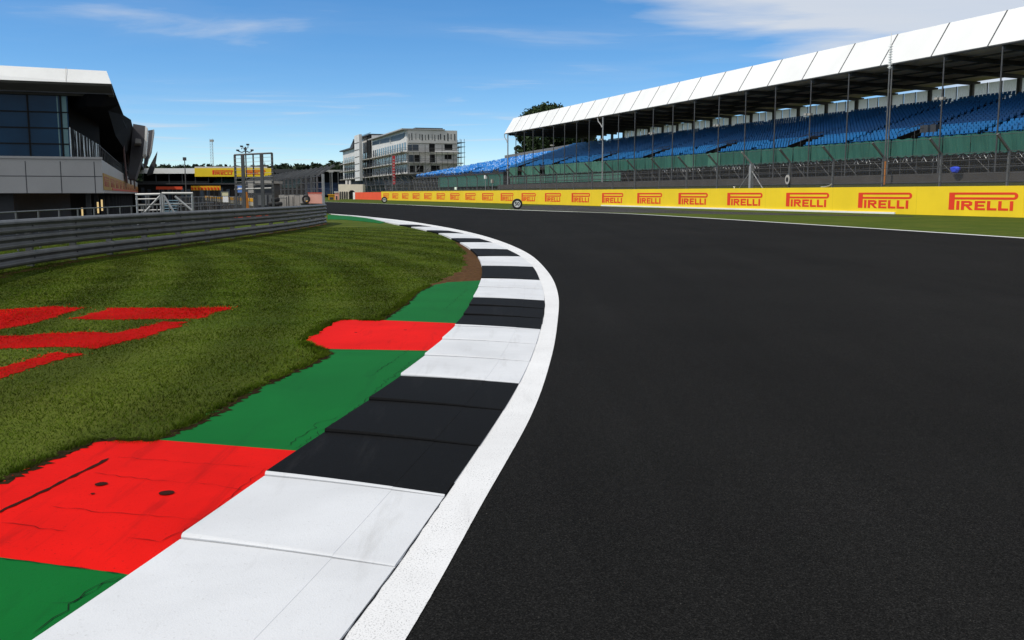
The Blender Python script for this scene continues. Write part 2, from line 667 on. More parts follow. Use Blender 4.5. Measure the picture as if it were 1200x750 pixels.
EDGE = {'g1': {1, 2, 3, 4}, 'r1': {1, 2, 3}, 'g2': {1, 2, 3, 4, 5}, 'r2': {0, 1, 2, 3}, 'g3': {6, 7}, 'g4': {4, 5, 6}}
vg = MB()
for key, pl, mi in (('g1', green1, 0), ('r1', red1, 1), ('g2', green2, 0), ('r2', red2, 1), ('g3', green3, 0), ('g4', green4, 0)):
    w = ragged([g2(*p) for p in pl], .05, .018, EDGE[key])
    VERGES.append(w)
    vg.poly(z3(w, .020), mi)
    n = len(w)
    # low side of the slab
    for i in range(n):
        p, q = w[i], w[(i + 1) % n]
        vg.poly([V((*p, -.01)), V((*q, -.01)), V((*q, .0198)), V((*p, .0198))], mi)


def ribbon(mb, px, w, mi, z, jit=.012, step=.05):
    P = [np.array(g2(*p)) for p in px]
    out = []
    for a, b in zip(P, P[1:]):
        L = np.linalg.norm(b - a)
        k = max(2, int(L / step))
        for j in range(k):
            nr = np.array((b[1] - a[1], a[0] - b[0])) / L
            out.append(a + (b - a) * j / k + nr * rng.normal(0, jit))
    out.append(P[-1])
    A, B = [], []
    for i, p in enumerate(out):
        d = out[min(i + 1, len(out) - 1)] - out[max(i - 1, 0)]
        d = d / (np.linalg.norm(d) + 1e-9)
        nr = np.array((d[1], -d[0]))
        ww = w * rng.uniform(.2, 1.0) * (.42 if w > .04 else .16)
        if i in (0, len(out) - 1):
            ww *= .2
        A.append(p + nr * ww)
        B.append(p - nr * ww)
    for i in range(len(out) - 1):
        mb.poly([V((*A[i], z)), V((*A[i + 1], z)), V((*B[i + 1], z)), V((*B[i], z))], mi)


ribbon(vg, [(-20, 613), (0, 605), (60, 576), (128, 541)], .041, 4, .024, .004)
for pl in ([(0, 618), (40, 622), (80, 628)], [(135, 540), (220, 546), (300, 552)], [(110, 558), (170, 566), (250, 573), (290, 580)], [(60, 598), (130, 606), (240, 615)],
           [(200, 640), (240, 612), (275, 583), (312, 553)], [(150, 635), (185, 640), (215, 628)]):
    ribbon(vg, pl, .016, 3, .024, .008)
for pl in ([(60, 712), (85, 712), (120, 690), (146, 680)], [(40, 750), (80, 722), (100, 700), (140, 682)], [(345, 530), (380, 507), (420, 480), (450, 452), (480, 428), (505, 415)],
           [(335, 528), (365, 508), (372, 500), (400, 490)], [(430, 445), (455, 430), (480, 412)], [(520, 365), (535, 352), (548, 340)]):
    ribbon(vg, pl, .017, 2, .024, .012)
ribbon(vg, [(0, 659.2), (70, 668), (147, 679)], .02, 2, .0245, .004)
ribbon(vg, [(380, 411.4), (440, 412.8), (500, 413.8)], .03, 2, .0245, .004)
for (hx, hy, r) in ((118.5, 572, .034), (195.5, 582.5, .04), (109, 583.5, .012), (417, 392, .02), (475, 389, .02)):
    c = g2(hx, hy)
    vg.poly([V((c[0] + r * math.cos(k * .52) * rng.uniform(.8, 1.1), c[1] + r * 1.0 * math.sin(k * .52), .025)) for k in range(12)], 4)
tag(vg.build('painted_verge', [GREEN, RED, CRACK, RCRACK, M('rusty hole', (.03, .008, .005), .9, spec=.05)]), kind='structure')
# kerb joints and thin cracks in the white slabs
ck = MB()

for (i0, i1) in ((0, 26), (50, 62)):
    seg = [np.array(p) for p in KOUTER[i0:i1]]
    A, B = [], []
    for i, p in enumerate(seg):
        d = seg[min(i + 1, len(seg) - 1)] - seg[max(i - 1, 0)]
        d = d / np.linalg.norm(d)
        nr = np.array((d[1], -d[0]))
        c_ = p + nr * (.004 + rng.normal(0, .002))
        ww = .006 * rng.uniform(.15, 1)
        A.append(c_ + nr * ww); B.append(c_ - nr * ww)
    for i in range(len(seg) - 1):
        ck.poly([V((*A[i], .0095)), V((*A[i + 1], .0095)), V((*B[i + 1], .0095)), V((*B[i], .0095))])
tag(ck.build('kerb_joint', CRACK), kind='structure')
# bare soil patch and soil fringe
soil = [(572, 329), (572, 316), (566, 302), (551, 292), (540, 285), (533, 284), (548, 297), (546, 308), (532, 322), (514, 331), (500, 336), (524, 333.4)]
s_ = MB()
SOILP = ragged([g2(*p) for p in soil], .15, .04, {6, 7, 8, 9})
s_.poly(z3(SOILP, .006))
for line in ([(505, 337), (489, 345.5), (473, 361), (447, 378)], [(386, 418), (366, 430), (340, 442), (300, 460), (240, 496), (190, 519)], [(120, 518.5), (60, 543), (0, 570), (-60, 596)]):
    ribbon(s_, line, .10, 1, .007, .03, .04)
ribbon(s_, [(-60, 340), (0, 322), (100, 304.5), (200, 290.5), (300, 277), (385, 262)], .55, 0, .005, .08, .2)
for line in ([(505, 336), (489, 344.5), (473, 360), (447, 377)], [(380, 410.5), (387, 417), (366, 429), (340, 441), (300, 459), (240, 495), (188, 518)], [(186, 518.5), (120, 518), (60, 542), (0, 569.5), (-60, 596)]):
    for r_ in range(2):
        ribbon(s_, line, .085, 1, .0215 + .001 * r_, .026, .03)
tag(s_.build('bare_soil', [SOIL, SOIL_D]), kind='structure')

# red lettering painted on the infield grass
LET = [[(-80, 371), (0, 363), (67, 358.7), (97, 361), (85, 365), (44, 378), (0, 386), (-80, 404)],
       [(82, 373.7), (126, 361), (273, 360.6), (235, 373.4)],
       [(-80, 399), (0, 394), (97, 389), (132, 391), (191, 376.6), (220, 377.5), (114, 409), (44, 407.5), (0, 409), (-80, 420)],
       [(-80, 455), (0, 431), (67, 412.7), (97, 414.8), (29, 435), (0, 444), (-80, 470)]]
LETW = [ragged([g2(*p) for p in l], .08, .035) for l in LET]
l_ = MB()
for w in LETW:
    l_.poly(z3(w, .005))
tag(l_.build('painted_grass_mark', PGRASS), kind='structure')

# grass blades: one object, nobody could count them
N = 1150000
Yb = 3.2 * np.exp(rng.random(N) * math.log(46 / 3.2))
Xb = -15.2 + rng.random(N) * (15.2 + 1.0)
keep = (np.abs(Xb) < .60 * Yb + .5)
kp = [tuple(p) for p in KINNER] + [tuple(p) for p in KOUTER[::-1]]
keep &= ~inside(kp, Xb, Yb) & ~inside(TRACK, Xb, Yb)
Xs, Ys = Xb + rng.normal(0, .035, N), Yb + rng.normal(0, .035, N)
for w in VERGES:
    keep &= ~inside(w, Xs, Ys)
keep &= ~(inside(SOILP, Xs, Ys) & (rng.random(N) < .97))
# thin out by distance so blade density follows 1/Y^1
keep &= rng.random(N) < np.clip(1.25 - Yb / 60, .25, 1)
Xb, Yb = Xb[keep], Yb[keep]
n = len(Xb)
red = np.zeros(n, bool)
for w in LETW:
    red |= inside(w, Xb + rng.normal(0, .05, n), Yb + rng.normal(0, .08, n))
patch = np.sin(Xb * 1.7 + 2 * np.sin(Yb * .9)) * np.sin(Yb * 1.3 + 1.5 * np.sin(Xb * .7))
hgt = (.008 + rng.random(n) * .012) * (1 + .35 * patch) * np.clip(1 + Yb * .008, 1, 1.3)
wid = (.0018 + .0016 * rng.random(n)) * np.clip(Yb / 6, 1, 3)
ang = rng.random(n) * 2 * math.pi
lean = rng.normal(0, .55, (n, 2)) * hgt[:, None]
EX, EY = [], []
for line in ([(505, 336), (489, 344.5), (473, 360), (447, 377), (400, 376), (380, 386), (360, 400)], [(360, 402), (380, 410.5), (387, 417), (366, 429), (340, 441), (300, 459), (240, 495), (188, 518)], [(186, 518.5), (120, 518), (60, 542), (0, 569.5), (-60, 596)]):
    for a_, b_ in zip(line, line[1:]):
        pa, pb_ = np.array(g2(*a_)), np.array(g2(*b_))
        L_ = np.linalg.norm(pb_ - pa)
        m_ = int(L_ * 2600)
        tt = rng.random(m_)
        dn = np.array((pb_[1] - pa[1], pa[0] - pb_[0])) / L_
        off = -np.abs(rng.normal(0, .05, m_)) * (1 if dn[0] > 0 else -1) + .012
        clump = np.sin(tt * L_ * 9 + 2 * np.sin(tt * L_ * 23)) > -.25
        q_e = pa[None, :] + (pb_ - pa)[None, :] * tt[:, None] + dn[None, :] * off[:, None]
        EX.append(q_e[clump, 0]); EY.append(q_e[clump, 1])
EX, EY = np.concatenate(EX), np.concatenate(EY)
ne = len(EX)
Xb, Yb = np.concatenate((Xb, EX)), np.concatenate((Yb, EY))
red = np.concatenate((red, np.zeros(ne, bool)))
patch = np.concatenate((patch, np.zeros(ne)))
hgt = np.concatenate((hgt, .026 + .026 * rng.random(ne)))
wid = np.concatenate((wid, (.0018 + .0014 * rng.random(ne)) * np.clip(EY / 6, 1, 2)))
n += ne
ang = rng.random(n) * 2 * math.pi
lean = rng.normal(0, .55, (n, 2)) * hgt[:, None]
lean[-ne:, 0] += .012
red &= rng.random(n) < .93
co = np.zeros((n, 3, 3), np.float32)
co[:, 0, 0], co[:, 0, 1] = Xb - np.cos(ang) * wid, Yb - np.sin(ang) * wid
co[:, 1, 0], co[:, 1, 1] = Xb + np.cos(ang) * wid, Yb + np.sin(ang) * wid
co[:, 2, 0], co[:, 2, 1], co[:, 2, 2] = Xb + lean[:, 0], Yb + lean[:, 1], hgt
co[:, :2, 2] = .001
mi = np.where(red, 2, np.where(rng.random(n) < .07 + .10 * (patch > .35), 1, 0)).astype(np.int32)
me = bpy.data.meshes.new('grass')
me.vertices.add(3 * n)
me.vertices.foreach_set('co', co.reshape(-1))
me.loops.add(3 * n)
me.loops.foreach_set('vertex_index', np.arange(3 * n, dtype=np.int32))
me.polygons.add(n)
me.polygons.foreach_set('loop_start', np.arange(0, 3 * n, 3, dtype=np.int32))
me.polygons.foreach_set('loop_total', np.full(n, 3, np.int32))
for m in (BLADE_A, BLADE_B, BLADE_R):
    me.materials.append(m)
me.polygons.foreach_set('material_index', mi)
me.update(calc_edges=True)
me.validate()
go = bpy.data.objects.new('grass', me)
COL.objects.link(go)
tag(go, 'short mown green grass on the infield behind the kerb', 'grass', kind='stuff')
# ------------------------------------------------------------------ trackside frame on the right (s along the wall, n away from the track)
WK = .374
P0 = G(1200, 255)
U = V((-WK, 1, 0)).normalized()
NN = V((U.y, -U.x, 0))
Z = V((0, 0, 1))


def S(s, n, z=0.0):
    return V((P0.x, P0.y, 0)) + U * s + NN * n + Z * z


def s_at(px, n, py=227):
    d = ray(px, py)
    xr = d.x / d.y
    b = P0 + NN * n
    return (b.x - xr * b.y) / (xr * U.y - U.x)


# lettering in units of its height: a long-bowed P over IRELLI
def logo_mesh():
    polys = []

    def q(x0, y0, x1, y1):
        polys.append([(x0, y0), (x1, y0), (x1, y1), (x0, y1)])
    q(0, 0, .46, .6)
    q(0, .6, .46, 1.0)
    q(.46, .60, 4.9, .725)
    q(.46, .875, 4.9, 1.0)
    # rounded end of the bow
    c, n = (4.9, .80), 10
    for i in range(n):
        a0, a1 = -math.pi / 2 + math.pi * i / n, -math.pi / 2 + math.pi * (i + 1) / n
        polys.append([(c[0] + .075 * math.cos(a0) * 1.0, c[1] + .075 * math.sin(a0)), (c[0] + .30 * math.cos(a0), c[1] + .2 * math.sin(a0)),
                      (c[0] + .30 * math.cos(a1), c[1] + .2 * math.sin(a1)), (c[0] + .075 * math.cos(a1), c[1] + .075 * math.sin(a1))])
    h = .52
    th = .115
    x = .62
    q(x, 0, x + .24, h); x += .24 + .14                     # I
    q(x, 0, x + .24, h)                                      # R
    rx = x + .24
    q(rx, h - th, rx + .38, h)
    q(rx, h * .42, rx + .38, h * .42 + th)
    polys.append([(rx + .38, h * .42), (rx + .62, h * .42 + .06), (rx + .62, h - .06), (rx + .38, h)])
    polys.append([(rx + .10, h * .42), (rx + .42, 0), (rx + .70, 0), (rx + .38, h * .42)])
    x = rx + .72 + .10
    q(x, 0, x + .24, h)                                      # E
    q(x + .24, 0, x + .80, th); q(x + .24, h / 2 - th / 2, x + .72, h / 2 + th / 2); q(x + .24, h - th, x + .80, h)
    x += .80 + .13
    for _ in range(2):                                       # L L
        q(x, 0, x + .24, h); q(x + .24, 0, x + .72, th + .01)
        x += .72 + .11
    q(x, 0, x + .24, h)                                      # I
    return polys, x + .24


LP, LW = logo_mesh()
LW = 5.2


def logo(mb, o, ax, az, ny, width, height, th=.012):
    """ax: reading direction, ny: outward."""
    kx, kz = width / LW, height
    for p in LP:
        a = [o + ax * (x * kx) + az * (y * kz) + ny * .002 for x, y in p]
        mb.prism(a, ny * th)


# advertising wall
BW = 2.14
S_END, S_OR = s_at(447, 0, 236), s_at(415, 0, 236)
wall = thing('advertising_wall', S(60, 0), 'long yellow trackside wall repeating red PIRELLI lettering, in front of the grandstand', 'advertising wall')
w = MB()
w.obox(S(0, 0), U, NN, Z, (-14, S_END), (0, .35), (.0, BW))
w.build('banner', YELLOW, wall)
w = MB()
w.obox(S(0, 0), U, NN, Z, (-14, S_END), (.36, .8), (0, BW - .05))
w.build('wall_core', CONC, wall)
w = MB()
w.obox(S(0, 0), U, NN, Z, (12, s_at(705, 0, 242)), (-.12, -.003), (0, .15))
w.build('plinth', WHITE, wall)
w = MB()
logo(w, S(6.62, -.001, 2.14 * .205), -U, Z, -NN, 6.05, 2.14 * .585)
lg = w.build('lettering', LOGO, wall, origin=S(6.7, 0, 0))
i = 1
while 6.7 + 9.75 * i < S_END - 1:
    c = lg.copy()
    COL.objects.link(c)
    c.parent = wall
    c.location = lg.location + U * 9.75 * i
    i += 1
c = lg.copy(); COL.objects.link(c); c.parent = wall; c.location = lg.location - U * 9.75
w = MB()
for k in range(24):
    s = 2.2 + 9.75 * k - 2.1
    w.obox(S(s, 0), U, NN, Z, (-.012, .012), (-.004, -.001), (.02, BW - .02))
w.build('banner_seam', M('yellow seam', (.62, .44, .012), .6), wall)
ob = thing('barrier_board', S((S_END + S_OR) / 2, 0), 'orange red trackside board with white end, left of the yellow wall', 'barrier')
w = MB(); w.obox(S(0, 0), U, NN, Z, (S_END + .05, S_OR - 1.5), (0, .4), (0, 2.0)); w.build('board', ORANGE, ob)
w = MB(); w.obox(S(0, 0), U, NN, Z, (S_OR - 1.45, S_OR + 1.5), (0, .4), (0, 2.0)); w.build('end_board', WHITE, ob)

# small things on the top of the wall
for (px, lab, kind) in ((861, 'white reflector bracket on the yellow wall left of the braced fence post', 0), (968, 'grey folded clamp lying on top of the yellow wall', 1)):
    s = s_at(px, .2, 219)
    b_ = MB()
    if kind == 0:
        b_.obox(S(s, .15, BW), U, NN, Z, (-.05, .05), (-.03, .03), (0, .14)); b_.obox(S(s, .15, BW), U, NN, Z, (-.1, .1), (-.06, .06), (.14, .2))
        o = b_.build('wall_reflector', WHITE, origin=S(s, .15, BW))
    else:
        b_.path([S(s + .6, .15, BW + .05), S(s + .1, .15, BW + .05), S(s - .5, .15, BW + .14), S(s - .8, .15, BW + .3)], .05)
        o = b_.build('wall_clamp', STEEL_L, origin=S(s, .15, BW))
    tag(o, lab, 'bracket')

# distance markers shaped like tyres


def text_mesh(body, size, name):
    cu = bpy.data.curves.new(name, 'FONT')
    cu.body = body
    cu.size = size
    cu.align_x = 'CENTER'
    cu.align_y = 'CENTER'
    cu.extrude = .006
    cu.offset = .012
    o = bpy.data.objects.new(name, cu)
    COL.objects.link(o)
    bpy.context.view_layer.update()
    me = bpy.data.meshes.new_from_object(o.evaluated_get(bpy.context.evaluated_depsgraph_get()))
    bpy.data.objects.remove(o)
    me.materials.clear()
    me.materials.append(NUMBER)
    return me


def marker(px, py, txt, lab, size=1.1):
    p = G(px, py)
    root = thing('distance_marker', p, lab, 'distance marker', 'tyre shaped distance markers')
    r = size / 2
    dirv = V((-p.x, -p.y, 0)).normalized()
    side = V((-dirv.y, dirv.x, 0))
    c = p + Z * r
    prof = [(.62, -.20), (.74, -.235), (.9, -.23), (.985, -.18), (1.0, 0), (.985, .18), (.9, .23), (.74, .235), (.62, .20)]
    tb = MB()
    n = 32
    rings = []
    for k in range(n + 1):
        a = 2 * math.pi * k / n
        e = side * math.cos(a) + Z * math.sin(a)
        rings.append([c + e * (r * q) + dirv * (w_ * 1.0) for q, w_ in prof])
    tb.loft(rings, 0, closed=True, caps=False)
    tb.build('tyre', RUBBER, root, smooth=True)
    db = MB()
    db.loft([[c + (side * math.cos(2 * math.pi * k / n) + Z * math.sin(2 * math.pi * k / n)) * (r * .64) + dirv * o for k in range(n)] for o in (.17, .19)])
    db.build('disc', WHITE, root)
    me = text_mesh(txt, size * (.46 if len(txt) == 2 else .32), 'number')
    o = bpy.data.objects.new('number', me)
    COL.objects.link(o)
    o.parent = root
    mat = Matrix((side.to_4d(), Z.to_4d(), dirv.to_4d(), V((0, 0, 0, 1)))).transposed()
    mat = Matrix(((side.x, 0, dirv.x), (side.y, 0, dirv.y), (0, 1, 0)))
    o.rotation_euler = mat.to_euler()
    o.location = Z * r + dirv * .198
    fb = MB()
    fb.obox(p, side, dirv, Z, (-r * .55, r * .55), (-.25, .25), (0, .05))
    fb.build('base', RUBBER, root)


marker(606, 245.2, '50', 'tyre shaped 50 marker on the verge, larger and nearer of the two')
marker(450.5, 237.6, '100', 'small far tyre shaped marker by the end of the yellow wall', 1.05)

# embankment and terrace behind the wall
eb = MB()
for s0, s1 in ((-16, 60), (60, 130), (130, 230)):
    eb.poly([S(s0, .9, 1.2), S(s1, .9, 1.2), S(s1, 5.5, 2.25), S(s0, 5.5, 2.25)])
    eb.poly([S(s0, 5.5, 2.25), S(s1, 5.5, 2.25), S(s1, 9.9, 2.5), S(s0, 9.9, 2.5)])
tag(eb.build('embankment', mat_grass('rough bank grass', (.022, .030, .007), (.035, .040, .010), (.05, .046, .018))), kind='structure')
tw = thing('retaining_wall', S(60, 10), 'weathered brown grey concrete wall under the covered grandstand, behind the fence', 'wall')
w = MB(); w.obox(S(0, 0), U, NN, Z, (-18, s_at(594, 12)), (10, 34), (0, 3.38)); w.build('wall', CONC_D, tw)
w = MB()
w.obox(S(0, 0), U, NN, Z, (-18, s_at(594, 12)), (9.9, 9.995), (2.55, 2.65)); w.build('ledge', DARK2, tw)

# ---- covered grandstand
POSTS = [1245, 1167, 1100, 1040, 990.5, 947, 906, 871.5, 840.5, 812, 787, 764, 742.7, 723.6, 705.3, 689.3, 674.6, 660.6, 647.6, 635.3, 623.6, 613.4, 603.5, 594]
sp = [s_at(p, 12, 150) for p in POSTS]
gs = thing('grandstand', S(60, 12, 3.38), 'covered grandstand with sloping white roof edge, blue seats and green netting', 'grandstand')
RZ = 14.2


def SR(s, n, z=0.0):                        # the roof falls slightly with the ground
    return S(s, n, z - .0036 * s)


sE0, sE1 = -12, sp[-1] + 1.6
joints = [sE0] + [s + 1.4 for s in sp[:-1]] + [sE1]
w = MB()
prof = [(12.25, RZ - .02), (14.1, RZ + 2.86), (30, RZ + 1.2), (30, RZ - .30), (20, RZ - .16)]
w.loft([[SR(s, n_, z_) for n_, z_ in prof] for s in (sE0, sE1 - .05)])
w.build('roof', BROWN, gs)
for a_, b_ in zip(joints, joints[1:]):
    w = MB()
    w.prism([SR(a_ + .08, 12, RZ - .1), SR(b_ - .08, 12, RZ - .1), SR(b_ - .08, 13.95, RZ + 2.98), SR(a_ + .08, 13.95, RZ + 2.98)], NN * .16 - Z * .06)
    w.build('fascia_panel', ROOFW, gs)
for s in joints[1:-1]:
    w = MB()
    w.prism([SR(s - .075, 11.99, RZ - .1), SR(s + .075, 11.99, RZ - .1), SR(s + .075, 13.94, RZ + 2.99), SR(s - .075, 13.94, RZ + 2.99)], NN * .08 - Z * .04)
    w.build('fascia_joint', DARK2, gs)
w = MB(); w.tube(SR(sE0, 12.1, RZ - .18), SR(sE1, 12.1, RZ - .18), .09, 6)
w.build('gutter', STEEL_D, gs)
w = MB(); w.obox(SR(0, 0), U, NN, Z, (sE0, sE1), (14.02, 30), (RZ + 2.94, RZ + 3.0)); 
for k, s in enumerate(sp):
    m_ = STEEL_L if k in (14, 23) else STEEL_D
    r_ = .12 if k in (14, 23) else .075
    w = MB(); w.tube(SR(s, 12.2, 3.38), SR(s, 12.2, RZ - .2), r_, 8)
    po = w.build('post', m_ if k not in (3,) else STEEL, gs)
    w = MB()
    w.prism([SR(s - .12, 12.4, RZ - .12), SR(s - .12, 29.6, RZ - .45), SR(s - .12, 29.6, RZ - .85), SR(s - .12, 12.4, RZ - .55)], U * .24)
    w.build('roof_beam', BEAM, gs)
    w = MB(); w.obox(SR(s, 28.4), U, NN, Z, (-.2, .2), (0, .4), (8.5, RZ - .7)); w.build('rear_post', BEAM, gs)
    if k in (2, 5, 8, 11, 14, 18):
        w = MB(); w.obox(S(s, 12.0, 10.1), U, NN, Z, (-.55, -.12), (-.25, .1), (-.12, .12)); w.obox(S(s, 12.0, 10.1), U, NN, Z, (.12, .5), (-.25, .1), (-.05, .14))
        w.build('floodlight', CONC, po)
    if k in (14, 23):
        w = MB(); w.path([SR(s, 12.05, RZ - 1.9), SR(s + .5, 12.05, RZ - 1.4), SR(s + 1.4, 12.05, RZ - .9), SR(s + 1.7, 12.05, RZ - .3)], .09)
        w.build('drainpipe', STEEL_L, po)
w = MB()
for n_ in (15, 18, 21, 24.5):
    z_ = RZ - .30 - (n_ - 12) * .02
    w.obox(S(0, n_, z_), U, NN, Z, (sE0, sE1 - .5), (-.07, .07), (-.16, .0))
w.build('purlin', BEAM, gs)
# rear wind screens
for k in range(len(sp) - 1):
    a_, b_ = sp[k] + .25, sp[k + 1] - .25
    if k > 18: continue
    w = MB()
    n_ = 3
    for j in range(n_):
        x0, x1 = a_ + (b_ - a_) * j / n_ + .05, a_ + (b_ - a_) * (j + 1) / n_ - .05
        m_ = 14
        pts = [S(x0 + (x1 - x0) * i / m_, 28.6 + (.05 if i % 2 else 0), 11.2) for i in range(m_ + 1)]
        w.loft([pts, [p + Z * 2.1 for p in pts]], closed=False)
    w.build('wind_screen', SCREEN, gs)
    for j in range(1, n_):
        w = MB()
        x0 = a_ + (b_ - a_) * j / n_
        w.obox(S(x0, 28.5), U, NN, Z, (-.05, .05), (0, .06), (11.2, 13.3))
        w.build('screen_frame', STEEL_D, gs)
# terraces
NR, RD, RH, RN0, RZ0 = 18, .82, .275, 13.3, 6.55
dk = MB()
sD0, sD1 = -11, sp[-1] + 4
for r_ in range(NR):
    n0, z0 = RN0 + r_ * RD, RZ0 + r_ * RH
    dk.obox(S(0, 0), U, NN, Z, (sD0, sD1), (n0, n0 + RD + .0), (z0 - .5, z0))
dk.build('terrace_deck', DECK, gs)
w = MB()
w.obox(S(0, 0), U, NN, Z, (sD0, sp[12]), (RN0 + NR * RD + .1, RN0 + NR * RD + .3), (3.4, RZ0 + NR * RH - .2)); w.build('rear_wall', DARK2, gs)
VOM = [26 + 17.3 * k for k in range(7)]
AIS = [26 + 8.65 + 17.3 * k for k in range(-2, 7)]


def seat_into(mb, s, n, z, mi=0):
    mb.obox(S(s, n, z), U, NN, Z, (-.19, .19), (.30, .66), (.40, .45), mi)
    o = S(s, n + .62, z + .42)
    mb.obox(o, U, (NN + Z * -.0).normalized(), (Z + NN * .18).normalized(), (-.19, .19), (0, .05), (.02, .40), mi)
    mb.obox(S(s, n, z), U, NN, Z, (-.05, .05), (.5, .6), (.0, .40), mi)


seats = []
for r_ in range(NR):
    n0, z0 = RN0 + r_ * RD, RZ0 + r_ * RH
    s = sD0 + .5
    while s < sD1 - .4:
        if r_ < 4 and any(abs(s - v) < 1.2 for v in VOM) or any(abs(s - v + .0) < .5 for v in AIS) or (r_ >= 4 and any(abs(s - v) < .5 for v in VOM)):
            s += .5
            continue
        if rng.random() > .006:
            seats.append((s, n0, z0))
        s += .53
cam = V((0, 0, EYE))


def vis_key(q):
    p = S(*q)
    px = 600 + FPX * p.x / (p.y * 1.0087)
    return (p - cam).length + (1000 if px > 1188 or px < 0 else 0)


seats.sort(key=vis_key)
mb0 = MB(); seat_into(mb0, 0, 0, 0)
proto = None
for q in seats[:100]:
    if proto is None:
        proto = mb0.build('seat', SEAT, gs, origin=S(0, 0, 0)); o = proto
    else:
        o = proto.copy(); COL.objects.link(o); o.parent = gs
    o.location = S(*q) - V(gs.location)
bk = MB()
for q in seats[100:]:
    seat_into(bk, *q)
tag(bk.build('seat_rows', SEAT, gs), kind='stuff')
for v in VOM:
    n1, z1 = RN0 + 4 * RD, RZ0 + 4 * RH
    vm = MB()
    vm.prism([S(v - 1.0, RN0, RZ0 + .5), S(v - 1.0, n1, z1 + .45), S(v - 1.0, n1, RZ0 - .3), S(v - 1.0, RN0, RZ0 - .3)], U * .12)
    vm.prism([S(v + .9, RN0, RZ0 + .5), S(v + .9, n1, z1 + .45), S(v + .9, n1, RZ0 - .3), S(v + .9, RN0, RZ0 - .3)], U * .12)
    vm.obox(S(v, 0), U, NN, Z, (-.88, .9), (n1 - .15, n1), (RZ0 - .3, z1 + .5))
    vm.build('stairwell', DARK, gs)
    rl = MB()
    for x in (-1.1, 1.1):
        rl.path([S(v + x, RN0 + .2, RZ0), S(v + x, RN0 + .2, RZ0 + 1.0), S(v + x, n1, z1 + .9), S(v + x, n1, z1)], .03, 5)
    rl.path([S(v - 1.1, n1, z1 + .9), S(v + 1.1, n1, z1 + .9)], .03, 5)
    rl.build('stair_rail', STEEL_D, gs)
w = MB(); v = VOM[0]
w.obox(S(v - 1.7, RN0 + 1.2, RZ0), U, NN, Z, (-1.0, 1.0), (0, .7), (.2, 1.55)); w.build('camera_box', DARK2, gs)
# front netting: one panel per half bay
NETS = []
for k in range(len(sp) - 1):
    for h_ in range(2):
        a_ = sp[k] + (sp[k + 1] - sp[k]) * h_ / 2
        b_ = sp[k] + (sp[k + 1] - sp[k]) * (h_ + 1) / 2
        if k == 21 and h_ == 1 or (k in (19,) and h_ == 0):
            continue
        low = 5.1
        w = MB()
        nn_ = 10
        top = [S(a_ + .04 + (b_ - a_ - .08) * i / nn_, 12.55 + .05 * math.sin(i * 1.9 + k), 6.78 + .05 * math.sin(i * 1.3 + k * 2)) for i in range(nn_ + 1)]
        bot = [S(a_ + .04 + (b_ - a_ - .08) * i / nn_, 12.55 + .07 * math.sin(i * 1.4 + k), low + .07 * math.sin(i * 2.1 + k * 3)) for i in range(nn_ + 1)]
        w.loft([bot, top], closed=False)
        dark_bay = k in (11, 12, 13)
        w.build('netting_panel', GREENNET2 if k > 13 or k in (8,9) and h_ == 0 else GREENNET, gs)
for k in range(13, len(sp) - 1):
    w = MB(); w.obox(S(0, 12.7), U, NN, Z, (sp[k] + .1, sp[k + 1] - .1), (0, .03), (3.6, 4.85)); w.build('lower_netting', GREENNET2 if k % 3 else GREENNET, gs)
# scaffolding under the terraces
w = MB()
for s in np.arange(-10, sp[-1], 2.1):
    for n_ in (12.7, 15.5, 18.5):
        w.tube(S(s, n_, 3.38), S(s, n_, 5.6 + (n_ - 12.7) * .36), .035, 4)
for z_ in (3.9, 4.55, 5.05):
    for n_ in (12.65, 15.4):
        w.tube(S(-10, n_, z_), S(sp[-1], n_, z_), .035, 4)
k = 0
for s in np.arange(-10, sp[-1], 4.2):
    w.tube(S(s, 12.9, 3.45), S(s + 2.1, 12.9, 5.05), .032, 4)
    w.tube(S(s + 2.1, 14.5, 5.05), S(s + 4.2, 14.5, 3.45), .032, 4)
w.build('scaffolding', STEEL_D, gs)
w = MB()
for s in np.arange(-8, s_at(760, 12), .62):
    if random.random() < .3: continue
    h0 = 4.5 + .4 * random.random()
    w.tube(S(s, 12.75, h0), S(s + random.uniform(.1, .5), 12.75, 5.1), .026, 4)
    w.tube(S(s + .31, 12.75, 5.1), S(s + .62, 12.75, h0 + random.uniform(-.1, .3)), .026, 4)
w.build('sunlit_truss', WHITE, gs)  # white colour stands for sunlit tubes and sky seen through the gaps
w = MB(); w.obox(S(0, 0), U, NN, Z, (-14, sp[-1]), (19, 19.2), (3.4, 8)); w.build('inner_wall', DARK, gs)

w = MB()
w.prism([S(sD1 + .02, 12.7, 0), S(sD1 + .02, 31, 0), S(sD1 + .02, 31, RZ0 + NR * RH - 1.2), S(sD1 + .02, RN0 + 2, RZ0 - .4), S(sD1 + .02, 12.7, RZ0 - .4)], U * .12)
w.build('end_wall', DARK2, gs)

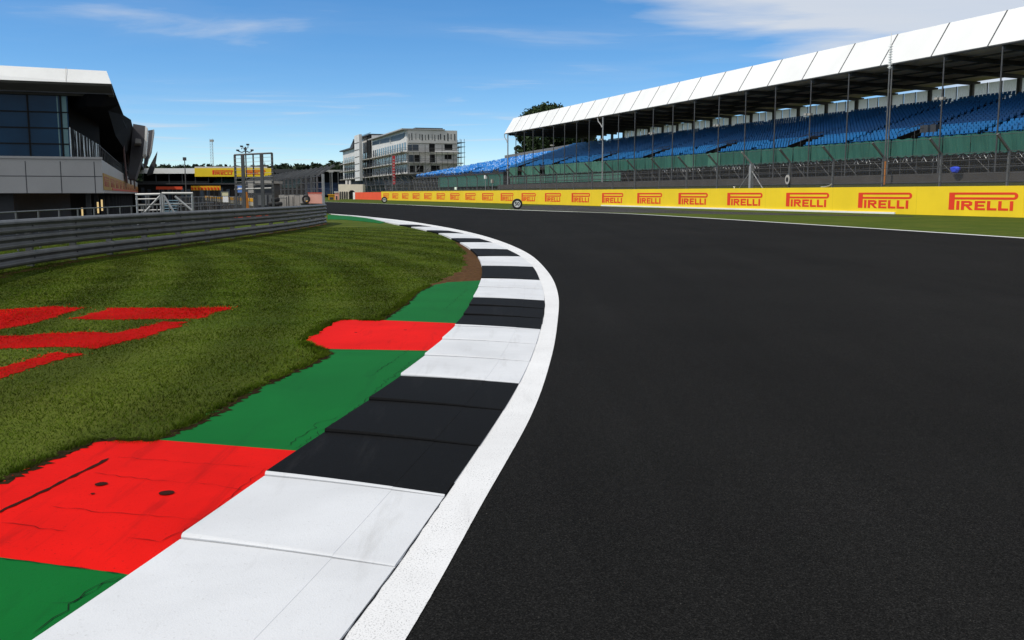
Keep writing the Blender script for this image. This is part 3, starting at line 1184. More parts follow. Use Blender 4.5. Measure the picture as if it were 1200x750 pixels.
# ---- open grandstand beyond the roof
os_ = thing('open_grandstand', S(180, 12, 0), 'uncovered bank of bright blue seats between the covered grandstand and the hotel', 'grandstand')
sA, sB = sD1 + .2, s_at(484, 13, 208)
seats = []
dk = MB()
for r_ in range(NR):
    n0, z0 = RN0 + r_ * RD, RZ0 - .45 + r_ * RH * .88
    end = sA + (sB - sA) * (1 - (r_ / NR) ** 1.25 * .80)
    lowcut = sA
    dk.obox(S(0, 0), U, NN, Z, (sA, end), (n0, n0 + RD), (z0 - .5, z0))
    s = sA + .4
    while s < end - .3:
        if rng.random() > .10 and not (r_ < 5 and any(abs(s - v) < 2.2 for v in (sA + 8, sA + 27, sA + 50))):
            seats.append((s, n0, z0))
        s += .52
dk.build('terrace_deck', DECK, os_)
seats.sort(key=lambda q: (S(*q) - cam).length)
proto = None
for i, q in enumerate(seats[:100]):
    if proto is None:
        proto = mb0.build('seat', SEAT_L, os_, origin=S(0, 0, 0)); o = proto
    else:
        o = proto.copy(); COL.objects.link(o); o.parent = os_
    o.location = S(*q) - V(os_.location)
bk = MB()
for q in seats[100:]:
    seat_into(bk, *q, mi=int(rng.random() < .24))
tag(bk.build('seat_rows', [SEAT_L, M('pale seat', (.34, .52, .80), .4, .2, 1)], os_), kind='stuff')  # a random share of the seats is much paler
w = MB()
for s in np.arange(sA, sB, 3.0):
    for n_ in (13.2, 16, 20):
        e_ = RZ0 - 1.0 + max(0, (n_ - RN0)) * .32
        if s < sA + (sB - sA) * (1 - ((n_ - 13) / 15) * .8):
            w.tube(S(s, n_, 0), S(s, n_, e_), .05, 4)
    w.tube(S(s, 13.1, 2.2), S(s + 3, 13.1, 5.6), .04, 4)
for z_ in (3.2, 4.6, 5.8):
    w.tube(S(sA, 13.1, z_), S(sB, 13.1, z_), .05, 4)
w.build('scaffolding', STEEL_D, os_)
w = MB(); w.obox(S(0, 0), U, NN, Z, (sA, sA + 48), (12.8, 12.83), (3.2, 5.6)); w.build('netting_panel', GREENNET, os_)
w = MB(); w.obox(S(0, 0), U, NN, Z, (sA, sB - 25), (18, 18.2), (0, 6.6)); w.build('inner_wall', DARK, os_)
# rear boarded fence with ribs
for (s0, s1) in ((sA - 3, sA + 14), (sA + 14, sA + 30), (sA + 30, sA + 42)):
    w = MB()
    m_ = int((s1 - s0) / .55)
    zt = RZ0 + NR * RH * .88 + .1
    for i in range(m_):
        x = s0 + (s1 - s0) * i / m_
        w.obox(S(x, RN0 + NR * RD + .3), U, NN, Z, (.03, .47), (0, .05), (zt - 1.6, zt + .95 - .02 * (x - sA)))
    w.build('rear_fence_panel', M('grey boarding', (.19, .19, .19), .7), os_)

# ---- catch fence behind the wall
cf = thing('catch_fence', S(60, 2.5), 'tall wire catch fence with cranked posts behind the yellow wall', 'fence')
FP = [-2.5 + 6.33 * k for k in range(33)]
for k, s in enumerate(FP):
    w = MB()
    big = k == 6
    r_ = .075 if not big else .17
    w.obox(S(s, 2.5), U, NN, Z, (-r_, r_), (-r_, r_), (.9, 4.65))
    w.prism([S(s - .07, 2.42, 4.62), S(s - .07, 2.62, 4.62), S(s - .07, 1.35, 5.85), S(s - .07, 1.22, 5.75)], U * .14)
    p_ = w.build('post', STEEL_L if big else STEEL, cf)
    if big:
        w = MB(); w.tube(S(s, 2.5, 4.0), S(s - 3, 2.5, 1.3), .05); w.tube(S(s, 2.5, 4.0), S(s + 3, 2.5, 1.3), .05); w.tube(S(s - 2.4, 2.5, 1.9), S(s + 2.4, 2.5, 1.9), .04)
        w.build('brace', STEEL_L, p_)
for z_ in (2.5, 3.1, 3.7, 4.3, 4.65):
    w = MB(); w.tube(S(-10, 2.4, z_), S(FP[-1], 2.4, z_), .018, 4); w.build('cable', STEEL_D, cf)
w = MB(); w.tube(S(-10, 1.35, 5.78), S(FP[-1], 1.35, 5.78), .018, 4); w.build('cable', STEEL_D, cf)
w = MB(); w.poly([S(-10, 2.39, 2.0), S(FP[-1], 2.39, 2.0), S(FP[-1], 2.39, 4.65), S(-10, 2.39, 4.65)])
w.poly([S(-10, 2.39, 4.65), S(FP[-1], 2.39, 4.65), S(FP[-1], 1.33, 5.78), S(-10, 1.33, 5.78)])
w.build('wire_mesh', MESHV, cf)

# signs and poles on that side
s = s_at(1039, 9.0, 150)
lp = thing('slim_mast', S(s, 9.0, 2.4), 'slim grey mast with white tip and orange foot, rising past the roof edge', 'mast')
w = MB(); w.tube(S(s, 9, 2.4), S(s, 9, 13.0), .075, 8); w.build('pole', STEEL, lp)
w = MB(); w.tube(S(s, 9, 2.4), S(s, 9, 4.6), .13, 10); w.build('foot', ORANGEP, lp)
w = MB(); w.tube(S(s, 9, 13.0), S(s, 9, 15.2), .10, 8)
for k in range(9): w.obox(S(s, 9, 13.1 + k * .23), U, NN, Z, (-.14, .14), (-.14, .14), (0, .06))
w.tube(S(s, 9, 15.2), S(s, 9, 16.2), .03, 6)
w.build('antenna', WHITE, lp)
# round white sign on the fence
s = s_at(923, 2.2, 211)
rs = thing('round_sign', S(s, 2.25, 2.6), 'round white sign with black centre fixed to the catch fence', 'sign')
c = S(s, 2.2, 2.95)
w = MB(); n = 24
w.loft([[c + (U * math.cos(2 * math.pi * k / n) + Z * 1.35 * math.sin(2 * math.pi * k / n)) * .34 - NN * o for k in range(n)] for o in (.0, .05)]); w.build('disc', CLADW, rs)
w = MB(); w.loft([[c + (U * math.cos(2 * math.pi * k / n) + Z * 1.35 * math.sin(2 * math.pi * k / n)) * .17 - NN * o for k in range(n)] for o in (.052, .08)]); w.build('centre', NUMBER, rs)
for (px, py, lab) in ((569, 209, 'small white box lamp on a thin post left of the roofed stand'), (577, 214, 'pale round lamp low on the fence left of the roofed stand')):
    s = s_at(px, 2.1, py)
    p = hit(px, py, S(0, 2.1), NN)
    rt = thing('trackside_lamp', S(s, 2.1, 2.0), lab, 'lamp')
    w = MB(); w.tube(S(s, 2.1, 1.9), p, .06); w.build('post', STEEL_L, rt)
    w = MB(); w.obox(p, U, NN, Z, (-.35, .35), (-.15, .15), (-.1, .55)); w.obox(p, U, NN, Z, (-.28, .28), (-.2, -.15), (-.03, .48)); w.build('lamp_head', WHITE if px < 570 else CONC, rt)
p = hit(1120, 199, S(0, 9.6), NN)
w = MB()
pts = [p + U * (.5 * math.cos(a) * (1 + .2 * math.sin(3 * a))) + Z * (.33 * math.sin(a) * (1 + .15 * math.cos(2 * a))) for a in np.linspace(0, 2 * math.pi, 12, endpoint=False)]
w.loft([pts, [q - NN * .12 for q in pts], [p + (q - p) * .6 - NN * .25 for q in pts]])
tag(w.build('blue_tarpaulin', BOXBLUE, origin=p), 'vivid blue crumpled sheet hanging on the scaffolding under the green netting', 'tarpaulin')

# ------------------------------------------------------------------ crash barrier on the left
AB = [(-70, 337), (0, 319.5), (100, 303), (200, 289.5), (300, 276), (345, 269.5), (375, 264)]
ab = [g2(*p) for p in AB]
e = ab[-1]
ab += [(e[0] - .1, e[1] + 2.0), (e[0] - .8, e[1] + 4.0), (e[0] - 2.2, e[1] + 5.4)]
abc = flat(spline(ab, 10))
RAILM = M('weathered galvanised rail', (.088, .090, .090), .5, .3, 2.2, metal=.3, bmp=.05, stretch=(1, 1, .15))
br = thing('crash_barrier', (abc[40][0], abc[40][1], 0), 'grey triple rail steel crash barrier along the infield grass', 'barrier')
# W-beam section: offset towards track (+), height
wb = [(0, 0), (.035, .015), (.075, .05), (.08, .085), (.03, .125), (.012, .155), (.03, .185), (.08, .225), (.075, .26), (.035, .295), (0, .31)]
nrm = []
for i, p in enumerate(abc):
    d = abc[min(i + 1, len(abc) - 1)] - abc[max(i - 1, 0)]
    d = d / np.linalg.norm(d)
    nrm.append(V((d[1], -d[0], 0)))
for z0 in (.05, .425, .75):
    w = MB()
    rings = []
    for p, nv in zip(abc, nrm):
        c = V((*p, z0))
        rings.append([c + nv * o + Z * h_ for o, h_ in wb] + [c + nv * (o - .008) + Z * h_ for o, h_ in wb[::-1]])
    w.loft(rings)
    w.build('rail', RAILM, br)
acc = 1.0
for i in range(1, len(abc)):
    acc += np.linalg.norm(abc[i] - abc[i - 1])
    if acc > 1.9:
        acc = 0
        c, nv = V((*abc[i], 0)), nrm[i]
        tv = V((-nv.y, nv.x, 0))
        w = MB(); w.obox(c, tv, nv, Z, (-.04, .04), (-.16, -.015), (-.2, 1.02)); w.build('post', STEEL_D, br)
        w = MB()
        for z0 in (.05, .425, .75):
            w.obox(c, tv, nv, Z, (-.03, .03), (-.01, .02), (z0 + .135, z0 + .175))
            w.obox(c, tv, nv, Z, (-.025, .025), (.02, .04), (z0 + .14, z0 + .17))
        w.build('bolt', STEEL_D, br)

# handrail behind it
hr = thing('handrail', (-14.6, 30, 0), 'thin grey tube handrail standing behind the crash barrier', 'railing')
HL = [D(-60, 256, 22), D(0, 250.5, 25.5), D(110, 241.5, 34), D(160, 238.5, 40), D(250, 232, 56)]
hl = flat(spline([(p.x, p.y) for p in HL], 14))
w = MB()
w.path([V((*p, 1.10)) for p in hl], .022); w.build('top_rail', STEEL, hr)
acc = 0
for i in range(1, len(hl)):
    acc += np.linalg.norm(hl[i] - hl[i - 1])
    if acc > 1.45:
        acc = 0
        w = MB(); w.tube(V((*hl[i], 0)), V((*hl[i], 1.12)), .026); w.build('post', STEEL, hr)

# scaffold frame with diagonals
Yf = 44
sf = thing('scaffold_frame', D(190, 300, Yf) * 1, 'bright tubular scaffold frame with diagonal braces behind the crash barrier', 'scaffold')
sf.location.z = 0


def q_(px, py, y=Yf): return D(px, py, y)


for px in (160, 188, 190.5, 225):
    w = MB(); w.tube(q_(px, 226), V((q_(px, 226).x, Yf, 0)), .048); w.build('upright', STEEL_L, sf)
w = MB(); w.tube(q_(159, 228), q_(188, 227.5), .06); w.tube(q_(190, 226.5), q_(226, 226.5), .06); w.tube(q_(159, 233.5), q_(187, 233), .035)
w.tube(q_(162, 246.5), q_(188, 246), .03); w.build('top_rail', STEEL_L, sf)
w = MB(); w.tube(q_(165, 254), q_(188, 229), .05); w.tube(q_(192, 229), q_(206, 252), .05); w.tube(q_(205, 230), q_(228, 249), .05); w.build('brace', STEEL_L, sf)
w = MB()
for (px, top) in ((171, 229), (174, 229), (166, 240), (179, 240)): w.tube(q_(px, top, Yf + 2.4), V((q_(px, top, Yf + 2.4).x, Yf + 2.4, 0)), .045)
w.tube(q_(160, 240, Yf + 2.4), q_(225, 239, Yf + 2.4), .035); w.build('rear_upright', STEEL, sf)
# blue-grey steps by the frame
st = thing('metal_steps', V((q_(199, 250, 50).x, 50, 0)), 'small blue grey metal steps inside the scaffold frame', 'steps')
w = MB()
for k in range(6):
    p = q_(197 + k * .9, 250 - k * 3.1, 50 + k * .25)
    w.obox(V((p.x, p.y, p.z)), V((1, 0, 0)), V((0, 1, 0)), Z, (-.35, .35), (0, .28), (-.04, 0))
w.build('tread', M('blue grey steel', (.16, .24, .28), .5), st)
w = MB()
for dx in (-.38, .38):
    a_, b_ = q_(197, 252, 50), q_(201.5, 233, 51.5)
    w.tube(a_ + V((dx, 0, -.5)), b_ + V((dx, 0, 0)), .04)
w.build('stringer', STEEL, st)

# crowd-control rails further along (dark)
fr = thing('mesh_fence', V((D(245, 240, 58).x, 58, 0)), 'low dark mesh fence between the scaffold frame and the tall gate frame', 'fence')
for k in range(14):
    p = D(212 + k * 5.2, 232 + .2 * k, 56 + k * .8)
    w = MB(); w.tube(V((p.x, p.y, 0)), V((p.x, p.y, 1.42)), .04); w.build('post', STEEL, fr)
w = MB()
for z_ in (1.4, .85): w.tube(V((D(205, 232, 55).x, 55, z_)), V((D(283, 232, 67).x, 67, z_)), .03)
w.build('rail', STEEL, fr)
w = MB(); a_, b_ = D(205, 232, 55.2), D(283, 232, 67.2)
w.poly([V((a_.x, a_.y, 0)), V((b_.x, b_.y, 0)), V((b_.x, b_.y, 1.35)), V((a_.x, a_.y, 1.35))]); w.build('wire_mesh', mat_veil('dark mesh', (.05, .05, .05), .55), fr)

p, q = D(275, 257, 60), D(323, 251.5, 62)
w = MB(); w.obox(V((p.x, 60, 0)), V((1, 0, 0)), V((0, 1, 0)), Z, (0, q.x - p.x), (0, .3), (0, .32))
for k in range(5): w.obox(V((p.x + .2 + k * .5, 60, .32)), V((1, 0, 0)), V((0, 1, 0)), Z, (0, .28), (.06, .24), (0, .05))
tag(w.build('red_kerb_block', ORANGE, origin=(p.x, 60, 0)), 'low red barrier block on the ground behind the crash barrier, below the gate frame', 'barrier')

# tall gate frame
Yg = 56
gf = thing('gate_frame', V((D(296, 240, Yg).x, Yg, 0)), 'tall dark steel catch gate frame standing behind the crash barrier', 'gate')
for (px, py, r_, y_) in ((275, 181.5, .055, Yg), (284.2, 181, .085, Yg - 1), (306.3, 180, .085, Yg - 1.2), (318.6, 179.3, .055, Yg), (296.5, 181, .035, Yg)):
    p = D(px, py, y_)
    w = MB(); w.obox(V((p.x, p.y, 0)), V((1, 0, 0)), V((0, 1, 0)), Z, (-r_, r_), (-r_, r_), (-.2, p.z)); w.build('post', STEEL_D, gf)
w = MB()
a_, b_ = D(274.5, 181.6, Yg - .3), D(319, 179.4, Yg - .3)
w.tube(a_, b_, .055, 6)
w.build('top_bar', STEEL_D, gf)
w = MB()
for k in range(1, 9):
    w.tube(a_ + Z * (-.22 * k), b_ + Z * (-.22 * k), .010, 4)
w.tube(D(275, 222, Yg), D(318, 220.5, Yg), .05, 5)
w.build('cable', STEEL_L, gf)

# camera mast with lamps
Ym = 72
cm = thing('camera_mast', V((D(288, 230, Ym).x, Ym, 0)), 'thin mast with small cameras on two arms and orange lower pole, behind the gate', 'mast')
w = MB(); p = D(287.6, 172, Ym); w.tube(V((p.x, p.y, 0)), p, .05, 6); w.build('pole', STEEL_D, cm)
w = MB(); b0 = D(287.6, 225, Ym); w.tube(V((p.x, p.y, 0)), b0, .16, 8); w.build('foot', ORANGEP, cm)
w = MB(); w.path([D(279, 177, Ym), D(283.5, 178.6, Ym), D(287.6, 176.5, Ym), D(292, 178.6, Ym), D(295.5, 177, Ym)], .04); w.path([D(283.2, 175, Ym), D(283.2, 173.4, Ym), D(290.6, 173.4, Ym), D(290.6, 170, Ym)], .025)
w.build('arm', STEEL_D, cm)
for (px, py) in ((278.8, 176.2), (295.6, 176), (287.6, 174.8), (283.3, 171.5), (290.5, 169.5)):
    q = D(px, py, Ym)
    w = MB(); w.obox(q, V((1, 0, 0)), V((0, 1, 0)), Z, (-.075, .075), (-.2, .12), (-.055, .055)); w.tube(q + V((0, -.2, 0)), q + V((0, -.28, 0)), .04, 8); w.build('camera', DARK2, cm)


def board(name, px0, px1, py0, py1, y, mat, lab, cat, legs=True, fr_=STEEL):
    a_, b_ = D(px0, py1, y), D(px1, py0, y)
    rt = thing(name, V(((a_.x + b_.x) / 2, y, 0)), lab, cat)
    w = MB(); w.box((a_.x, b_.x), (y - .03, y + .03), (a_.z, b_.z)); w.build('panel', mat, rt)
    w = MB()
    for (x0, x1, z0, z1) in ((a_.x - .04, b_.x + .04, b_.z, b_.z + .04), (a_.x - .04, b_.x + .04, a_.z - .04, a_.z), (a_.x - .04, a_.x, a_.z, b_.z), (b_.x, b_.x + .04, a_.z, b_.z)):
        w.box((x0, x1), (y - .05, y + .05), (z0, z1))
    w.build('frame', fr_, rt)
    if legs:
        for x in (a_.x + .1, b_.x - .1):
            w = MB(); w.tube(V((x, y + .06, 0)), V((x, y + .06, a_.z)), .03); w.build('leg', STEEL, rt)
    return rt


sgn = board('pit_board', 260, 267.5, 225, 229.5, 62, CREAMB, 'yellowish and white twin panel sign left of the gate frame', 'sign')
a_, b_ = D(261.5, 237, 62), D(267.5, 230.2, 62)
w = MB(); w.box((a_.x, b_.x), (61.95, 62.03), (a_.z, b_.z)); w.build('lower_panel', WHITE, sgn)
bs_ = board('blue_board', 278.5, 284, 217, 225.5, 74, BLUE, 'light blue notice board behind the left post of the gate frame', 'sign')
a_, b_ = D(279.2, 221.5, 74), D(283.2, 220, 74)
w = MB(); w.box((a_.x, b_.x), (73.95, 73.965), (a_.z, b_.z)); w.build('white_stripe', WHITE, bs_)
board('tall_banner', 290.5, 297.5, 214, 226, 76, CONC, 'pale grey upright banner between the posts of the gate frame', 'banner')
cab = thing('equipment_cabin', V((D(308, 230, 84).x, 84, 0)), 'grey flat roofed cabin behind the right half of the gate frame', 'cabin')
a_, b_ = D(297, 240, 84), D(318, 215, 84)
w = MB(); w.box((a_.x, b_.x), (84, 87), (-.2, b_.z)); w.build('body', DARK2, cab)
w = MB(); w.box((a_.x - .6, b_.x + .2), (83.7, 87.3), (b_.z, b_.z + .22)); w.build('roof', CONC, cab)
w = MB()
for k in range(3):
    x = a_.x + .4 + k * .5
    w.box((x, x + .3), (83.95, 83.99), (.6, 1.5))
w.build('louvre', STEEL, cab)

# stacked tyres by the concrete wall
for (px, n_) in ((319.5, 3), (323, 4), (326, 3)):
    p = D(px, 240, 74)
    for k in range(n_):
        w = MB(); rings = []
        c = V((p.x, 74, .36 + .33 * k))
        for a in np.linspace(0, 2 * math.pi, 17):
            e_ = V((math.cos(a), math.sin(a), 0))
            rings.append([c + e_ * r_ + Z * h_ for r_, h_ in ((.2, -.1), (.27, -.15), (.32, -.12), (.34, 0), (.32, .12), (.27, .15), (.2, .1))])
        w.loft(rings, caps=False)
        w.v = [(x, y, z - .20) for x, y, z in w.v]
        o = w.build('stacked_tyre', RUBBER, origin=(c.x, c.y, c.z - .36), smooth=True)
        w_lab = {319.5: 'left', 323: 'middle', 326: 'right'}[px]
        lvl = {0: 'bottom', n_ - 1: 'top'}.get(k, 'lower middle' if k == 1 and n_ == 4 else 'upper middle' if n_ == 4 else 'middle')
        tag(o, f'black tyre at the {lvl} of the {w_lab} stack beside the pale concrete wall', 'tyre', 'tyre stacks by the pit wall')
# pale concrete wall end and faded board
cw = thing('concrete_wall', V((D(343, 240, 79).x, 79, 0)), 'pale beige concrete wall at the near end of the pit wall, behind the barrier', 'wall')
a_, b_ = D(327, 244, 79), D(357, 228.5, 79)
w = MB()
for k in range(5):
    x0 = a_.x + (b_.x - a_.x) * k / 5
    w.box((x0 + .012, a_.x + (b_.x - a_.x) * (k + 1) / 5 - .012), (79, 79.5), (-.1, b_.z - .04 * (k % 2)))
w.build('wall', CONC, cw)
w = MB()
for px in (336, 343.5, 355):
    p = D(px, 240, 78.7); w.tube(V((p.x, 78.7, 0)), V((p.x, 78.7, 1.35)), .035)
w.tube(V((D(327, 231, 78.7).x, 78.7, 1.25)), V((D(336, 231, 78.7).x, 78.7, 1.25)), .035)
w.path([V((D(338, 229, 78.7).x, 78.7, 1.4)), V((D(338, 229, 78.7).x, 78.7, .55)), V((D(341, 229, 78.7).x, 78.7, .4)), V((D(352, 229, 78.7).x, 78.7, .4))], .035)
w.build('hoop_rail', STEEL_D, cw)
pk = thing('barrier_block', V((D(369, 239, 77).x, 77, 0)), 'faded salmon red padded block at the near end of the pit wall', 'barrier')
a_, b_ = D(361.5, 243, 77), D(377, 226.6, 77)
w = MB(); w.box((a_.x, b_.x), (77, 78), (0, b_.z)); w.build('pad', PINK, pk)
w = MB(); w.box((a_.x - .02, b_.x + .02), (76.97, 78.03), (b_.z, b_.z + .06)); w.build('cap', ORANGE, pk)
tz = MB(); c = D(358.7, 233.5, 76.6)
rings = []
for a in np.linspace(0, 2 * math.pi, 17):
    e_ = V((math.cos(a), 0, math.sin(a)))
    rings.append([c + e_ * r_ + V((0, h_, 0)) for r_, h_ in ((.2, -.1), (.28, -.13), (.34, 0), (.28, .13), (.2, .1))])
tz.loft(rings, caps=False)
for px in (356.2, 361.2):
    p = D(px, 240, 76.7); tz.tube(V((p.x, 76.7, 0)), V((p.x, 76.7, 1.6)), .03)
tag(tz.build('hanging_tyre', RUBBER, origin=(c.x, c.y, 0)), 'single dark tyre hung upright between the concrete wall and the salmon block', 'tyre')

# ------------------------------------------------------------------ pit wall with catch fence
pw = thing('pit_wall', V((pitx(100), 100, 0)), 'long low pit wall with yellow strip receding towards the far stand', 'wall')
PU = V((-PITK, 1, 0)).normalized()
PN = V((PU.y, -PU.x, 0))
pb = V((pitx(80), 80, 0)) - PN * .5
w = MB(); w.obox(pb, PU, PN, Z, (0, 240), (-.3, .3), (-.1, 1.02)); w.build('wall', CONC, pw)
w = MB(); w.obox(pb, PU, PN, Z, (2, 240), (-.33, -.303), (.55, 1.0)); w.obox(pb, PU, PN, Z, (2, 240), (.303, .33), (.45, 1.0)); w.build('yellow_strip', AMBER, pw)
pf = thing('pit_wall_fence', V((pitx(90), 90, 1.02)), 'grey catch fence with slanted post tops standing on the pit wall', 'fence')
for k in range(0, 26):
    b_ = -4 + 3.0 * k
    w = MB()
    c = pb + PU * b_
    z0 = 1.02 if b_ > 0 else 0
    rr = .095 if k == 0 else .07
    w.obox(c, PU, PN, Z, (-rr, rr), (-rr, rr), (z0, 3.15))
    if k:
        w.prism([c + PU * -.08 + PN * -.1 + Z * 3.1, c + PU * -.08 + PN * .1 + Z * 3.05, c + PU * -.08 + PN * 1.5 + Z * 3.85, c + PU * -.08 + PN * 1.4 + Z * 4.0], PU * .16)
    w.build('post', STEEL if k else STEEL_L, pf)
w = MB()
for z_ in (1.5, 2.0, 2.5, 3.0): w.tube(pb + PU * -4 + Z * z_, pb + PU * 75 + Z * z_, .022, 4)
w.build('cable', STEEL_D, pf)
w = MB()
w.poly([pb + PU * 0 + Z * 1.02, pb + PU * 75 + Z * 1.02, pb + PU * 75 + Z * 3.12, pb + Z * 3.12])
w.build('wire_mesh', mat_veil('pit fence mesh', (.07, .07, .072), .30), pf)

# ------------------------------------------------------------------ pit building
A0 = D(120.9, 226, 80)
A0.z = 0
UW = V((-PITK, 1, 0)).normalized()
EW = V((UW.y, -UW.x, 0))


def Wp(a, b, z): return A0 + EW * a + UW * b + Z * z


def zf(px, py): return hit(px, py, A0, UW).z
def af(px, py): return (hit(px, py, A0, UW) - A0).dot(EW)


NEARB = M('near black cladding', (.0045, .0045, .005), .8, .2, .4, spec=.05)
pbld = thing('pit_building', Wp(-15, 40, -3.5), 'large modern pit building with white roof edge, dark glass and sweeping dark roof', 'building')
zb0, zb1 = zf(60, 226.3), zf(60, 186)
LEFT = -34
w = MB()
w.obox(A0, EW, UW, Z, (LEFT, 0), (0, .6), (zb0, zb1)); w.build('end_wall', CLADW, pbld)
w = MB()
zm = zf(60, 206.5)
w.obox(A0, EW, UW, Z, (LEFT, 0), (-.012, -.003), (zm - .03, zm + .03))
for px in (30.5, 71.5, 111):
    a = af(px, 206); w.obox(A0, EW, UW, Z, (a - .03, a + .03), (-.016, -.006), (zb0, zb1 - .2))
w.build('panel_joint', DARK2, pbld)
w = MB(); w.obox(A0, EW, UW, Z, (LEFT, .05), (-.1, .7), (zb1, zb1 + .18)); w.build('coping', CLADW, pbld)
# side band with banner
w = MB(); w.obox(A0, EW, UW, Z, (-.6, 0), (.65, 330), (zb0, zb1)); w.build('side_wall', CLADW, pbld)
w = MB()
zy0, zy1 = zf(121, 222.5), zf(121, 202.5)
w.obox(A0, EW, UW, Z, (.004, .05), (.8, 300), (zy0, zy1)); sb = w.build('side_banner', M('shaded amber banner', (.36, .20, .015), .6), pbld)  # amber darkened in colour because this side lies in shade
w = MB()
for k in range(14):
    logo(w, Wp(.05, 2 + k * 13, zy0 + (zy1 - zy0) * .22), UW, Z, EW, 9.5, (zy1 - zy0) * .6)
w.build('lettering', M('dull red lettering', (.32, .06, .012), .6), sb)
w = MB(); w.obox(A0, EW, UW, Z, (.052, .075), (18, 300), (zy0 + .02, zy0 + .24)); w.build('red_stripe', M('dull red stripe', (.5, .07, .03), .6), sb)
# ground floor
w = MB(); w.obox(A0, EW, UW, Z, (LEFT, -7.0), (2.5, 60), (-3.5, zb0 - .01)); w.build('ground_floor_wall', DARK2, pbld)
w = MB(); w.obox(A0, EW, UW, Z, (LEFT, -.05), (.62, 330), (zb0 + .01, zb0 + .25)); w.build('floor_slab', DARK, pbld)
w = MB(); w.obox(A0, EW, UW, Z, (-14, -9), (8, 330), (-3.5, zb0 - .02)); w.build('garage_wall', DARK, pbld)
for k in range(20):
    w = MB(); b_ = 4 + k * 12
    w.obox(Wp(-1.4, b_, 0), EW, UW, Z, (-.2, .2), (-.2, .2), (-3.5, zb0)); w.build('column', DARK2, pbld)
for (px, y0, y1, b_) in ((96.5, 242, 258, 7.6), (103.6, 240, 254, 7.6), (114.8, 238.5, 248, 7.6), (119.5, 238, 243, 7.6)):
    pt = hit(px, (y0 + y1) / 2, Wp(0, b_, 0), UW)
    w = MB(); w.obox(V((pt.x, pt.y, pt.z)), EW, UW, Z, (-.07, .07), (-.05, .05), (-.5, .5)); w.build('strip_lamp', LAMP, pbld)
# upper glazing
zg1 = zf(40, 110)
aG = af(79.5, 150)
w = MB(); w.obox(A0, EW, UW, Z, (LEFT, aG), (1.2, 1.4), (zb1, zg1)); gl = w.build('end_window', GLASSB, pbld)
for px in (-38, 32, 71):
    w = MB(); a = af(px, 150); w.obox(A0, EW, UW, Z, (a - .06, a + .06), (1.1, 1.2), (zb1 + .18, zg1)); w.build('mullion', DARK, gl)
for py in (129.5, 148.5, 167.5):
    w = MB(); z_ = zf(40, py); w.obox(A0, EW, UW, Z, (LEFT, aG), (1.12, 1.19), (z_ - .045, z_ + .045)); w.build('transom', DARK, gl)
w = MB()
for (p0, p1) in ((66.5, 68), (72.5, 78)):
    a, b_ = af(p0, 150), af(p1, 150); w.obox(A0, EW, UW, Z, (a, b_), (1.185, 1.197), (zb1 + .2, zg1))
w.build('blind', BLIND, gl)
w = MB(); w.obox(A0, EW, UW, Z, (LEFT, aG - .05), (1.6, 1.9), (zb1, zg1)); w.build('inner_wall', DARK, pbld)
# side glazing behind the end window
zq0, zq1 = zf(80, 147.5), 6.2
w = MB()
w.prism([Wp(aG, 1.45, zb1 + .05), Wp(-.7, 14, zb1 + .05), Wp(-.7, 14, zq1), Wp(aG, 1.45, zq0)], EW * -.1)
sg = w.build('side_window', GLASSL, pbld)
t_ = .03
while t_ < .97:
    w = MB()
    def gp(t, f): return Wp(aG + (-.7 - aG) * t + .01, 1.45 + 12.55 * t - .01, zb1 + .05 + (zq0 + (zq1 - zq0) * t - zb1 - .05) * f)
    wd_ = random.choice((.006, .008, .02, .05))
    l0, l1 = random.uniform(-.02, .02), random.uniform(-.02, .02)
    w.prism([gp(t_, 0), gp(t_ + wd_, 0), gp(t_ + wd_ * .8 + l0, .5), gp(t_ + wd_ + l1, 1), gp(t_ + l1, 1), gp(t_ + l0, .5)], EW * .05 - UW * .03)
    w.build('mullion', DARK, sg)
    t_ += random.uniform(.035, .085)
w = MB(); w.prism([Wp(aG, 1.4, zq0 + .01), Wp(-.68, 14, zq1 + .01), Wp(-.68, 14, 9), Wp(aG, 1.4, 9)], EW * -.1); w.build('upper_fascia', NEARB, pbld)
w = MB(); w.obox(A0, EW, UW, Z, (aG - 8, aG + .05), (1.45, 330), (zf(80, 147.5), zf(80, 112))); w.build('upper_wall', NEARB, pbld)
w = MB(); w.tube(Wp(-.2, 1, zb1 + 1.2), Wp(-.2, 100, zb1 + 1.2), .04)
for k in range(30): w.tube(Wp(-.2, 1 + 3 * k, zb1), Wp(-.2, 1 + 3 * k, zb1 + 1.2), .03)
w.build('balcony_rail', STEEL_D, pbld)
# roof: white fascia and dark soffit at the end, sweeping dark edge along the side
zr0, zr1, zr2 = zf(60, 96.3), zf(60, 79.5), zf(60, 108)
aR0, aR1 = af(124.8, 82), af(131, 97.6)
w = MB()
w.prism([Wp(LEFT, -.9, zr0), Wp(aR1, -.9, zr0 - .05), Wp(aR0, -.1, zr1 - .08), Wp(LEFT, -.1, zr1 + .35)], UW * 1.2)
w.build('roof_fascia', WHITE, pbld)
w = MB(); a = af(78, 88); w.prism([Wp(a - .015, -.905, zr0), Wp(a + .015, -.905, zr0), Wp(a + .015, -.105, zr1 + .1), Wp(a - .015, -.105, zr1 + .1)], UW * -.006); w.build('fascia_joint', CONC, pbld)
w = MB()
w.prism([Wp(LEFT, -.85, zr0 - .02), Wp(aR1 - .02, -.85, zr0 - .08), Wp(aR1 + .1, .9, zr2), Wp(LEFT, .9, zr2)], Z * -.15 + UW * .1)
w.build('soffit', M('olive grey soffit', (.085, .083, .07), .7), pbld)
w = MB(); w.prism([Wp(LEFT, .4, zr2), Wp(aR1, .4, zr2), Wp(aR0, .4, zr1 - .1), Wp(LEFT, .4, zr1)], UW * 320); w.build('roof', DARK2, pbld)
sec = []
